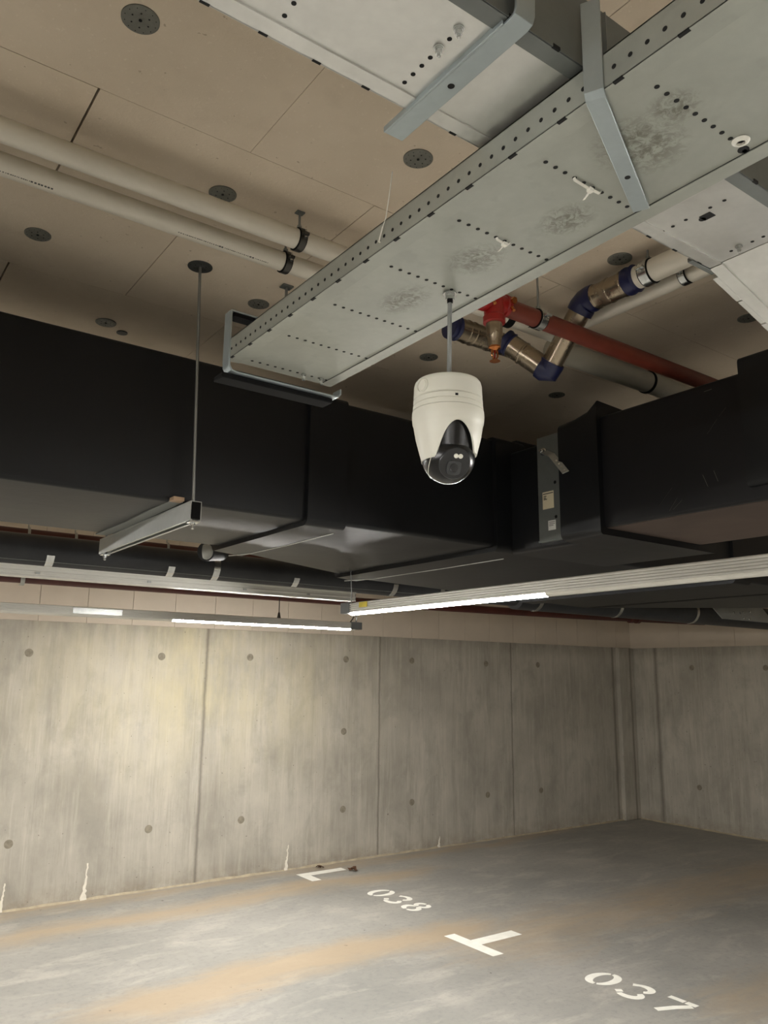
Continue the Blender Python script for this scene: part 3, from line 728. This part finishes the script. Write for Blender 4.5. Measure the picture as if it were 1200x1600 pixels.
# ================================================================== SECURITY CAMERA ON ITS ROD
RXY = (0.897, 1.045)
t = thing('threaded_rod', 'thin threaded rod with washer and nut carrying the white camera', 'rod', (RXY[0], RXY[1], 2.57))
m = MB(); m.cyl((RXY[0], RXY[1], TZ), (0.905, 1.058, 2.483), 0.0042, 14); m.build('rod', MT['rod'], t)
m = MB(); m.lathe((RXY[0], RXY[1], TZ-0.0005), (0, 0, -1), [(0, 0.0135), (0.002, 0.0135), (0.002, 0.009), (0.005, 0.009)], 24); m.build('washer', MT['zinc'], t)
m = MB(); m.lathe((RXY[0], RXY[1], TZ-0.005), (0, 0, -1), [(0, 0.0085), (0.008, 0.0085)], 6); m.lathe((RXY[0], RXY[1], TZ-0.013), (0, 0, -1), [(0, 0.0055), (0.006, 0.0055)], 12, 1); m.build('nut', [MT['zinc'], MT['rubber']], t)

CX, CY = 0.908, 1.065
toc = Vector((-CX, -CY, 0)).normalized(); rgt = Vector((-toc.y, toc.x, 0))
if rgt.dot(rt) < 0: rgt = -rgt
def ph(a):   # angle measured from the direction of the viewer's side, to the right
    a = math.radians(a); return toc*math.cos(a)+rgt*math.sin(a)
t = thing('security_camera', 'white turret security camera with a black ball hanging from the thin rod', 'security camera', (CX, CY, 2.483))
Z0 = 2.483
m = MB(); m.lathe((CX, CY, Z0), (0, 0, -1), [(0, 0.0015), (0, 0.053), (0.002, 0.058), (0.006, 0.061), (0.012, 0.0625), (0.036, 0.0635), (0.0378, 0.0615)], 64); m.build('junction_box', MT['camwhite'], t)
m = MB(); c = Vector((CX, CY, Z0-0.021))+ph(-46)*0.0618
m.lathe(c, ph(-46), [(-0.003, 0.0135), (0.0022, 0.0135), (0.0028, 0.0125), (0.0005, 0.0118), (0.0005, 0.0095), (0.002, 0.0088), (0.002, 0.001)], 28); m.build('cable_plug', MT['camwhite'], t)
m = MB(); m.lathe((CX, CY, Z0-0.0385), (0, 0, -1), [(0, 0.0608), (0.0010, 0.0638), (0.010, 0.0642), (0.0112, 0.0626), (0.0124, 0.0645), (0.0208, 0.0652), (0.0224, 0.0630)], 64)
m.build('collar', MT['camwhite'], t)
m = MB(); c = Vector((CX, CY, Z0-0.0455))+ph(14)*0.0640; s = ph(14).cross(Vector((0, 0, 1)))
m.obox(c, s*0.0026, ph(14)*0.0008, (0, 0, 0.0021)); m.build('port', MT['hole'], t)
# housing shell with the arched opening
PHF = 17.0; m = MB(); NA, NZs = 96, 22
def prof_r(z):
    k = [(0.0, 0.0658), (0.010, 0.0664), (0.022, 0.0652), (0.026, 0.0635), (0.050, 0.0595), (0.075, 0.0530), (0.09, 0.049)]
    for (a, b), (c_, d_) in zip(k, k[1:]):
        if z <= c_: return b+(d_-b)*(z-a)/(c_-a)
    return k[-1][1]
def zlow(a):
    d = (a-PHF+180) % 360-180; base = 0.093 if d < 0 else 0.080
    w = 46 if d < 0 else 50
    if abs(d) > w: return base
    f = 0.5+0.5*math.cos(PI*abs(d)/w); f = f**0.62
    return base-(base-0.030)*f
outer = []; inner = []
for j in range(NZs+1):
    ro, ri = [], []
    for i in range(NA):
        a = 360*i/NA; z = zlow(a)*j/NZs; p = ph(a); r = prof_r(z)
        ro.append(Vector((CX, CY, Z0-0.061-z))+p*r); ri.append(Vector((CX, CY, Z0-0.061-z))+p*(r-0.0035))
    outer.append(ro); inner.append(ri)
m.loft(outer+list(reversed(inner)), caps=False); m.build('housing', MT['camwhite'], t)
m = MB(); m.lathe((CX, CY, Z0-0.06), (0, 0, -1), [(0, 0.058), (0.02, 0.056), (0.05, 0.050), (0.08, 0.046)], 48); m.build('inner_mount', MT['camblack'], t)
BC = Vector((CX, CY, 2.3385)); BR = 0.0485
m = MB(); rings = [(BR*(1-math.cos(PI*i/28)), BR*math.sin(PI*i/28)) for i in range(29)]
FD = (ph(20)*math.cos(math.radians(30))+Vector((0, 0, -1))*math.sin(math.radians(30))).normalized()
cut = BR*0.80
prof = [(-math.cos(PI*i/40)*BR, math.sin(PI*i/40)*BR) for i in range(41) if -math.cos(PI*i/40)*BR < cut]
prof += [(cut, math.sqrt(BR*BR-cut*cut))]
m.lathe(BC, FD, prof, 64); ball = m.build('ball', MT['camblack'], t)
m = MB(); fr = math.sqrt(BR*BR-cut*cut); m.lathe(BC+FD*(cut-0.001), FD, [(0, fr+0.0005), (0.0018, fr), (0.0028, fr*0.96), (0.0028, fr*0.02)], 48); face = m.build('face_plate', MT['camgrey'], ball)
fu = (Vector((0, 0, 1))-FD*FD.z).normalized(); fs = FD.cross(fu)
if fs.dot(rt) < 0: fs = -fs
fc = BC+FD*(cut+0.0018)
m = MB(); n = 40; rr = 0.0135
sq = [(rr*math.copysign(abs(math.cos(2*PI*i/n))**0.55, math.cos(2*PI*i/n)), rr*math.copysign(abs(math.sin(2*PI*i/n))**0.55, math.sin(2*PI*i/n))) for i in range(n)]
lc = fc-fu*0.0075-fs*0.0015
m.loft([[lc+fs*a+fu*b for a, b in sq], [lc+fs*a*0.97+fu*b*0.97+FD*0.0025 for a, b in sq], [lc+fs*a*0.8+fu*b*0.8+FD*0.003 for a, b in sq]]); lw = m.build('lens_window', MT['lens'], ball)
m = MB(); m.lathe(lc+FD*0.003, FD, [(0, 0.0085), (0.001, 0.0085), (0.0012, 0.0075), (0.0002, 0.006), (0.0005, 0.001)], 28, 0); m.build('lens', MT['camgrey'], ball)
for s in (-1, 1):
    m = MB(); m.lathe(fc+fu*0.0145+fs*(0.0035+s*0.0042), FD, [(0, 0.0042), (0.0018, 0.0042), (0.0028, 0.003), (0.003, 0.0005)], 18); m.build('led', MT['led'], ball)['label'] = 'small white LED'
m = MB(); RD = (ph(75)*math.cos(0.5)+Vector((0, 0, -1))*math.sin(0.5)).normalized(); m.lathe(BC-RD*0.012, -RD, [(0, math.sqrt(BR**2-0.012**2)+0.0002), (0.0008, math.sqrt(BR**2-0.0128**2)+0.0008), (0.0016, math.sqrt(BR**2-0.0136**2)+0.0002)], 72, caps=False); m.build('trim_ring', MT['camwhite'], ball)['label'] = 'thin white trim ring'

# ================================================================== BLACK MAIN DUCT
DY, DZ, DT = 2.72, 2.553, 3.115
t = thing('black_duct', 'huge black foam-wrapped air duct crossing the picture under the ceiling', 'air duct', (1, 3.1, DZ))
def rbox(m, x0, x1, yf0, yb0, yf1, yb1, z0, z1, rad=0.02, z1b=None):
    """duct section along x with rounded long edges; front/back differ at either end"""
    def ring(x, yf, yb, zt):
        pts = []
        for cx, cz, a0 in ((yf+rad, z0+rad, 180), (yb-rad, z0+rad, 270), (yb-rad, zt-rad, 0), (yf+rad, zt-rad, 90)):
            for k in range(5):
                a = math.radians(a0+k*22.5); pts.append((x, cx+math.cos(a)*rad, cz+math.sin(a)*rad))
        return pts
    m.loft([ring(x0, yf0, yb0, z1), ring(x1, yf1, yb1, z1 if z1b is None else z1b)])
m = MB(); rbox(m, -4.0, 1.60, DY, 3.56, DY, 3.56, DZ, DT, 0.018); m.build('section', MT['foam'], t)
m = MB(); rbox(m, 1.565, 1.75, DY-0.022, 3.62, DY-0.022, 3.70, DZ-0.02, DT-0.02, 0.03); m.build('wrap_collar', MT['foam'], t)
m = MB(); rbox(m, 1.72, 2.66, DY, 3.68, DY, 4.12, DZ, DT-0.03, 0.018); m.build('section', MT['foam'], t)
m = MB(); rbox(m, 2.60, 2.80, DY-0.025, 4.13, DY-0.025, 4.22, DZ-0.022, DT-0.02, 0.03); m.build('wrap_collar', MT['foam'], t)
m = MB(); rbox(m, 2.78, 5.6, DY, 4.22, DY, 4.70, DZ, DT, 0.018); m.build('section', MT['foam'], t)
m = MB(); rbox(m, 5.55, 6.7, DY, 4.70, DY, 3.58, DZ, DT, 0.018); m.build('section', MT['foam'], t)
m = MB(); rbox(m, 6.65, 9.0, DY, 3.58, DY, 3.58, DZ, DT, 0.018); m.build('section', MT['foam'], t)
m = MB(); rbox(m, 4.62, 4.80, DY-0.022, 4.56, DY-0.022, 4.59, DZ-0.02, DT+0.02, 0.03); m.build('wrap_collar', MT['foam'], t)
# pale cut edges of the wraps
for pts in ([(1.752, 2.80, DZ-0.0215), (1.757, 3.2, DZ-0.0215), (1.74, 3.55, DZ-0.0215), (1.69, 3.69, DZ-0.0215)], [(2.80, 2.86, DZ-0.0235), (2.81, 3.4, DZ-0.0235), (2.80, 4.0, DZ-0.0235), (2.72, 4.2, DZ-0.0235)]):
    m = MB(); m.tube(pts, 0.0022, 6); m.build('cut_edge', MT['paper_w'], t)['label'] = 'pale cut edge of the foam wrap'
# R duct
R0, R1 = 2.60, 3.28
t = thing('branch_duct', 'black scratched foam-wrapped duct coming in from the right edge', 'air duct', (2.9, 1.7, DZ))
def rboxy(m, y0, y1, x0, x1, z0, z1, rad=0.02):
    def ring(y):
        pts = []
        for cx, cz, a0 in ((x0+rad, z0+rad, 180), (x1-rad, z0+rad, 270), (x1-rad, z1-rad, 0), (x0+rad, z1-rad, 90)):
            for k in range(5):
                a = math.radians(a0+k*22.5); pts.append((cx+math.cos(a)*rad, y, cz+math.sin(a)*rad))
        return pts
    m.loft([ring(y0), ring(y1)])
m = MB(); rboxy(m, -1.5, 2.10, R0, R1, DZ, 3.03, 0.014); m.build('section', MT['foam_s'], t)
m = MB(); rboxy(m, 0.6, 1.432, R0-0.03, R1+0.03, DZ+0.05, 3.075, 0.02); m.build('wrap_collar', MT['foam'], t)
m = MB(); m.box(R0+0.015, R1-0.012, -1.5, 2.10, DZ-0.002, DZ+0.01); m.build('underside', MT['brown'], t)['label'] = 'brown scuffed underside'
m = MB()
def ringy(y, x0, x1, z0, z1, rad, lift):
    pts = []
    for cx, cz, a0 in ((x0+rad, z0+rad, 180), (x1-rad, z0+rad, 270), (x1-rad, z1-rad, 0), (x0+rad, z1-rad+lift, 90)):
        for k in range(5):
            a = math.radians(a0+k*22.5); pts.append((cx+math.cos(a)*rad, y, cz+math.sin(a)*rad))
    return pts
m.loft([ringy(2.285, R0-0.02, R1+0.12, DZ-0.03, 3.045, 0.03, 0), ringy(2.20, R0-0.022, R1+0.12, DZ-0.03, 3.05, 0.03, 0.0), ringy(2.12, R0-0.023, R1+0.12, DZ-0.03, 3.055, 0.028, 0.012), ringy(2.065, R0-0.028, R1+0.12, DZ-0.03, 3.06, 0.016, 0.035)])
m.build('wrap_collar', MT['foam'], t)
m = MB(); rboxy(m, 2.28, 2.70, R0+0.10, R1+0.12, DZ-0.028, 3.03, 0.02); m.build('wrap_collar', MT['foam'], t)
for pa, pb in (((1105, 678), (1120, 655)), ((1124, 650), (1134, 637)), ((1030, 790), (1050, 762)), ((1046, 798), (1058, 778)), ((1052, 796), (1066, 781)), ((1098, 742), (1106, 760)), ((1115, 735), (1122, 752)), ((1100, 612), (1112, 608))):
    m = MB(); m.ribbon([at(*pa, 0, R0-0.0006), at(*pb, 0, R0-0.0006)], (0, 0.7, 0.7) if pa[0] > 1090 and pb[1] > pa[1] else (0, 0.7, -0.7), 0.0022, 0.0006)
    m.build('scratch', MT['disc'], t)['label'] = 'pale scratch'
# metal damper strip in the gap
t = thing('damper_plate', 'bare metal damper flange with paper stickers in the gap of the black duct', 'damper', (2.68, 2.4, 2.8))
XD = 2.683
m = MB(); m.box(XD, XD+0.018, 2.288, 2.505, 2.560, 3.05); m.box(XD-0.006, XD+0.018, 2.288, 2.505, 2.552, 2.560)
for z in (2.66, 2.82): m.disc((XD-0.001, 2.40, z), (1, 0, 0), 0.008, 12, 0.0006, 1)
m.build('flange', [MT['galv_dark'], MT['hole']], t, bevel=0.001)
def sticker(pa, pb, mat, lines, lb):
    a, b = at(*pa, 0, XD), at(*pb, 0, XD); y0, y1 = sorted((a.y, b.y)); z0, z1 = sorted((a.z, b.z))
    m = MB(); m.box(XD-0.0018, XD-0.0008, y0, y1, z0, z1)
    for u0, u1, v in lines: m.box(XD-0.0024, XD-0.0017, y1-(y1-y0)*u1, y1-(y1-y0)*u0, z0+(z1-z0)*v, z0+(z1-z0)*(v+0.05), 1)
    m.build('label', [mat, MT['ink']], t)['label'] = lb
sticker((848, 770), (866, 793), MT['paper'], ((0.05, 0.95, 0.86), (0.1, 0.35, 0.72), (0.1, 0.3, 0.62), (0.1, 0.4, 0.54)), 'cream printed sticker')
sticker((857, 814), (869, 827), MT['paper_w'], ((0.1, 0.9, 0.8), (0.1, 0.9, 0.62), (0.1, 0.7, 0.45)), 'small white printed sticker')
T = thing('damper_lever', 'galvanised lever handle with a row of rivets sticking out beside the damper plate', 'lever', (2.66, 2.45, 2.95))
hc = at(850, 706, 0, XD)
m = MB(); m.lathe(hc, (-1, 0, 0), [(0, 0.018), (0.006, 0.018), (0.008, 0.011), (0.02, 0.011), (0.022, 0.006), (0.03, 0.006)], 16); m.build('hub', MT['zinc'], T)
P0, P1, P2 = at(850, 706, 0, XD-0.02), at(862, 711, 0, 2.60), at(884, 738, 0, 2.545)
m = MB(); m.ribbon([P0, P0.lerp(P1, 0.6), P1, P1.lerp(P2, 0.3), P1.lerp(P2, 0.7), P2], (P2-P1).normalized().cross(Vector((-0.7, -0.7, 0))), 0.03, 0.003)
m.build('arm', MT['galv'], T, bevel=0.0005)
for k in range(4):
    m = MB(); p = P1.lerp(P2, 0.35+k*0.18)-Vector((0.002, 0.002, 0)); m.lathe(p, (-0.7, -0.7, 0), [(0, 0.0035), (0.002, 0.0035)], 10); m.build('rivet', MT['zinc'], T)

# ================================================================== TRAPEZE STRUT UNDER THE BLACK DUCT
t = thing('trapeze_strut', 'galvanised double channel carrying the left end of the black duct', 'bracket', (1.07, 3.1, 2.49))
m = MB(); w = 0.0205; z0, z1 = 2.478, 2.560
def cprof(zb, zt_, open_down):
    e = 0.0025; l = 0.009
    if open_down: return [(1.07-w, zb), (1.07-w+l, zb), (1.07-w+l, zb+e), (1.07-w+e, zb+e), (1.07-w+e, zt_-e), (1.07+w-e, zt_-e), (1.07+w-e, zb+e), (1.07+w-l, zb+e), (1.07+w-l, zb), (1.07+w, zb), (1.07+w, zt_), (1.07-w, zt_)]
m.extr(cprof(z0, (z0+z1)/2+0.02, True), 'y', 2.63, 3.70); m.build('channel', MT['galv'], t)
m = MB(); m.box(1.07-w, 1.07+w, 2.63, 3.70, (z0+z1)/2+0.0205, z1-0.012); m.build('top_channel', MT['galv'], t, bevel=0.001)
m = MB(); m.box(1.07-w+0.004, 1.07+w-0.004, 2.627, 2.632, z0+0.006, z1-0.016); m.build('end_cap', MT['rubber'], t)
for y in (2.652, 3.67):
    m = MB(); m.obox((1.07, y, z0-0.003), (0.019, 0, 0), (0, 0.019, 0), (0, 0, 0.003)); m.lathe((1.07, y, z0-0.006), (0, 0, -1), [(0, 0.0095), (0.009, 0.0095)], 6)
    m.lathe((1.07, y, z0-0.015), (0, 0, -1), [(0, 0.006), (0.012, 0.006), (0.014, 0.004)], 14); m.build('nut', MT['zinc'], t)
m = MB(); m.cyl((1.07, 2.652, z0-0.02), (1.034, 2.645, CEIL), 0.0055, 14); m.build('rod', MT['rod'], t)
m = MB(); m.cyl((1.07, 3.67, z0-0.02), (1.07, 3.67, CEIL), 0.0055, 14); m.build('rod', MT['rod'], t)
m = MB(); disc_part(m, 1.034, 2.645, 0.046); m.build('ceiling_disc', [MT['disc_dark'], MT['hole']], t)
m = MB(); m.ribbon([(1.03, 2.72, 2.556), (1.02, 2.9, 2.551), (1.028, 3.2, 2.551), (1.02, 3.58, 2.551)], (1, 0, 0), 0.05, 0.006)
m.build('foil_strip', MT['galv_dark'], t)['label'] = 'crumpled foil strip under the duct'
m = MB(); m.box(1.005, 1.045, 2.68, 2.722, 2.552, 2.566); tag(m.build('wood_wedge', MT['wood'], bevel=0.001), 'small pale wedge between the channel and the black duct', 'wedge')

# ================================================================== SERVICES BEHIND THE DUCT
t = thing('insulated_pipe', 'thick black insulated pipe running along behind the black duct', 'pipe', (3, 5.0, 2.65))
m = MB(); m.cyl((-6.9, 5.0, 2.65), (9.9, 5.0, 2.65), 0.095, 36); m.build('insulation', MT['foam_grey'], t)
m = MB(); m.lathe((5.0, 5.0, 2.65), (1, 0, 0), [(0, 0.096), (0.02, 0.122), (4.85, 0.122), (4.87, 0.096)], 36); m.build('thick_insulation', MT['foam_grey'], t)
m = MB(); m.tube([(-6.9, 4.935, 2.581), (9.9, 4.935, 2.581)], 0.003, 6); m.build('glued_seam', MT['galv_dark'], t)
def strap(x, lb, long=True):
    q = 0.126 if x > 5 else 0.099
    T = thing('pipe_strap', lb, 'strap', (x, 5.0, 2.56), 'metal straps round the insulated pipe')
    m = MB(); pts = []
    for i in range(19):
        a = math.radians(75+i*11) if long else math.radians(200+i*4.5)
        pts.append((x, 5.0+math.cos(a)*q, 2.65+math.sin(a)*q))
    m.ribbon(pts, (1, 0, 0), 0.045, 0.003); m.build('band', MT['zinc'], T)
    if long:
        m = MB(); m.ribbon([(x, 4.93, 2.73), (x-0.02, 4.88, 2.775)], (1, 0, 0), 0.045, 0.003); m.build('tongue', MT['zinc'], T)
strap(2.17, 'wide bright strap round the insulated pipe under the black duct end')
strap(1.12, 'short strap end below the insulated pipe at the far left', False)
strap(1.86, 'short strap end below the insulated pipe left of the wide strap', False)
strap(2.78, 'short strap end below the insulated pipe, right of the hanging wire', False)
for x, lb in ((3.65, 'strap round the insulated pipe behind the glare of the lamp, left one'), (4.12, 'strap round the insulated pipe behind the glare of the lamp, right one'),
              (5.25, 'strap round the insulated pipe at the right end of the lit tube'), (6.35, 'strap round the insulated pipe left of the red pipe joint'), (7.6, 'strap round the insulated pipe next to the drilled plate')):
    strap(x, lb)
t = thing('red_pipe', 'upper dark red pipe behind the black duct on the left', 'pipe', (1, 5.6, 2.84))
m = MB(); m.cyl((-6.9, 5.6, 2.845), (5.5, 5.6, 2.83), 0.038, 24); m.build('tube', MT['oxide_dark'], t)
m = MB(); m.lathe((2.42, 5.6, 2.842), (1, 0, 0), [(0, 0.039), (0.003, 0.05), (0.075, 0.05), (0.078, 0.039)], 20); m.build('joint', MT['redgloss'], t)
for x in (1.12, 1.42, 2.07, 3.0):
    m = MB(); m.ribbon([(x, 5.6+math.cos(math.radians(a))*0.041, 2.842+math.sin(math.radians(a))*0.041) for a in range(90, 300, 15)], (1, 0, 0), 0.018, 0.002)
    m.cyl((x, 5.6, 2.88), (x, 5.6, CEIL), 0.005, 8); m.build('hanger', MT['galv'], t)
t = thing('cable_conduit', 'thin pale conduit under the upper red pipe', 'pipe', (1, 5.4, 2.755))
m = MB(); m.cyl((-6.9, 5.4, 2.77), (5.5, 5.4, 2.75), 0.013, 12); m.build('tube', MT['pvc'], t)
t = thing('red_pipe', 'lower dark red pipe running below the pale rail along the back wall', 'pipe', (2, 6.3, 2.62))
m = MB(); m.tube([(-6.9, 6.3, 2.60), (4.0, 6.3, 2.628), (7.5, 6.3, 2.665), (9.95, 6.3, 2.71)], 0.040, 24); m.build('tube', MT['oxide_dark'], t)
for x in (8.32, 8.44):
    m = MB(); m.lathe((x, 6.3, 2.682), (1, 0, 0), [(0, 0.044), (0.003, 0.058), (0.06, 0.058), (0.063, 0.044)], 20); m.build('joint', MT['oxide_dark'], t)
m = MB(); m.ribbon([(1.25, 6.3+math.cos(math.radians(a))*0.046, 2.61+math.sin(math.radians(a))*0.046) for a in range(60, 310, 15)], (1, 0, 0), 0.03, 0.002); m.build('hanger', MT['galv'], t)
# cable rail
t = thing('cable_rail', 'pale ribbed metal rail running along in front of the insulated pipe', 'rail', (1, 4.5, 2.46))
m = MB()
m.extr([(4.46, 2.435), (4.54, 2.435), (4.54, 2.495), (4.46, 2.495), (4.46, 2.487), (4.464, 2.484), (4.464, 2.468), (4.46, 2.465), (4.46, 2.458), (4.464, 2.455), (4.464, 2.445), (4.46, 2.442)], 'x', -6.9, 2.98)
m.build('profile', MT['alu'], t)
for x in (0.95, 1.55, 2.15, 2.6):
    m = MB(); m.box(x, x+0.02, 4.452, 4.462, 2.45, 2.462); m.build('clip', MT['galv'], t)
t = thing('capped_pipe', 'black foam pipe stub with a shiny metal end below the black duct', 'pipe', (1.98, 4.5, 2.7))
m = MB(); m.cyl((1.91, 4.50, 2.67), (2.06, 4.62, 2.70), 0.058, 24); m.tube([(2.02, 4.58, 2.695), (2.10, 4.64, 2.74), (2.12, 4.66, 2.86)], 0.055, 20); m.build('foam', MT['foam_grey'], t)
m = MB(); m.lathe((1.914, 4.503, 2.671), (-0.85, -0.5, -0.15), [(-0.01, 0.048), (0.004, 0.05), (0.008, 0.044), (0.009, 0.02), (0.009, 0.001)], 24); m.build('end_cap', MT['galv'], t)
t = thing('drilled_plate', 'grey steel gusset plate with bolts beside the insulated pipe at the right edge', 'plate', (7.6, 4.4, 2.6))
m = MB(); m.loft([[(7.05, y, 2.66), (7.25, y, 2.53), (8.2, y, 2.53), (7.95, y, 2.70)] for y in (4.395, 4.405)]); m.build('plate', MT['galv'], t)
for x, z in ((7.45, 2.60), (7.56, 2.60), (7.62, 2.61), (7.74, 2.62), (7.62, 2.55), (7.72, 2.55)):
    m = MB(); m.lathe((x, 4.396, z), (0, -1, 0), [(0, 0.012), (0.01, 0.01)], 8); m.build('bolt', MT['zinc'], t)

# ================================================================== LIGHT TRUNKING
RH = 0.05
def trunk(axis, c, a, b, z, tubes, lb, joint=None):
    """light rail along axis ('x' or 'y') at cross position c from a to b, bottom at z"""
    loc = ((a+b)/2, c, z) if axis == 'x' else (c, (a+b)/2, z)
    t = thing('light_rail', lb, 'light fitting', loc)
    w = 0.034
    def side(s):
        out = []; zz = z+0.012
        for k in range(5):
            out += [(c+s*w, zz), (c+s*w, zz+0.006), (c+s*(w-0.010), zz+0.0062), (c+s*(w-0.010), zz+0.0105)]; zz += 0.011
        return out
    poly = side(1)+[(c+w*0.6, z+RH+0.020), (c-w*0.6, z+RH+0.020)]+list(reversed(side(-1)))
    m = MB(); m.extr(poly, axis, a, b); m.build('rail', MT['alu'], t)
    cur = a
    def seg(p, q, mat, nm):
        if q-p < 0.01: return None
        rad = 0.024; pl = [(c+math.cos(math.radians(k))*rad, z+0.014+math.sin(math.radians(k))*0.016) for k in range(180, 361, 15)]
        m = MB(); m.extr(pl, axis, p, q); return m.build(nm, mat, t)
    for (p, q) in tubes:
        seg(cur, p-0.01, MT['alu'], 'blank_cover'); o = seg(p, q, MT['tube'], 'tube'); o['label'] = 'lit white tube'; cur = q+0.01
    seg(cur, b-0.06, MT['alu'], 'blank_cover')
    m = MB()
    if axis == 'x': m.box(b-0.11, b+0.004, c-0.037, c+0.037, z+0.008, z+RH+0.022)
    else: m.box(c-0.037, c+0.037, b-0.09, b+0.004, z+0.008, z+RH+0.022)
    m.build('end_cap', MT['cap'], t, bevel=0.003)
    return t
L1Y, L2X, LZ = 5.9, 2.585, 2.292
t1 = trunk('x', L1Y, -6.5, 3.99, 2.333, [(-4.6, -3.0), (-1.3, 0.3), (2.27, 3.877)], 'long light rail with a lit tube hanging in front of the back wall')
m = MB(); m.box(1.52, 1.87, L1Y-0.0345, L1Y-0.033, 2.352, 2.393); m.build('splice', MT['zinc'], t1, bevel=0.0004)['label'] = 'shiny splice piece'
for x in (3.18, -0.5, -3.5):
    m = MB(); m.tube([(x, L1Y, 2.39), (x, L1Y, 2.45)], [0.02, 0.008], 8); m.cyl((x, L1Y, 2.44), (x-0.002, L1Y, CEIL), 0.004, 8); m.build('hanging_wire', MT['clamp'], t1)
m = MB()
for dx in (-0.05, 0.02): m.tube([(3.93+dx, L1Y, 2.39), (3.95+dx*0.3, L1Y, 2.46), (3.94, L1Y, 2.52)], 0.007, 8)
m.cyl((3.94, L1Y, 2.51), (3.94, L1Y, CEIL), 0.004, 8); m.build('hook', MT['zinc'], t1)
t2 = trunk('y', L2X, -6.5, 3.97, LZ, [(-6.0, -4.5), (-3.2, -1.7), (-0.4, 1.1), (2.38, 3.90)], 'long light rail with a glaring tube coming in from the right edge')  # the out-of-view tubes nearer the viewer are added to brighten floor and tray
m = MB(); m.ribbon([(L2X-0.035, 3.86, LZ+0.06), (L2X-0.032, 3.86, LZ+0.11), (L2X-0.036, 3.87, LZ+0.25)], (0.6, 0.8, 0), 0.03, 0.004); m.build('hanging_strap', MT['zinc'], t2)
m = MB(); m.box(L2X-0.036, L2X-0.033, 3.70, 3.78, LZ+0.035, LZ+0.065); m.build('tag', MT['yellow'], t2)['label'] = 'small yellow tag'
for y in (1.2, -2.8): 
    m = MB(); m.cyl((L2X, y, LZ+0.06), (L2X, y, DZ if y > -1.4 else CEIL), 0.004, 8); m.build('hanging_wire', MT['clamp'], t2)
# third rail, out of view, added left of the viewer to brighten ceiling and tray
fill_rail = trunk('y', -1.5, -6.5, 5.1, 2.305, [(-5.5, -4.0), (-2.4, -0.9), (0.3, 1.8)], 'unseen light rail with lit tubes, added left of the viewer to brighten the ceiling')
for y in (-4.5, -1.8, 1.5, 4.0):
    m = MB(); m.cyl((-1.5, y, 2.37), (-1.5, y, CEIL), 0.004, 8); m.build('hanging_wire', MT['clamp'], fill_rail)
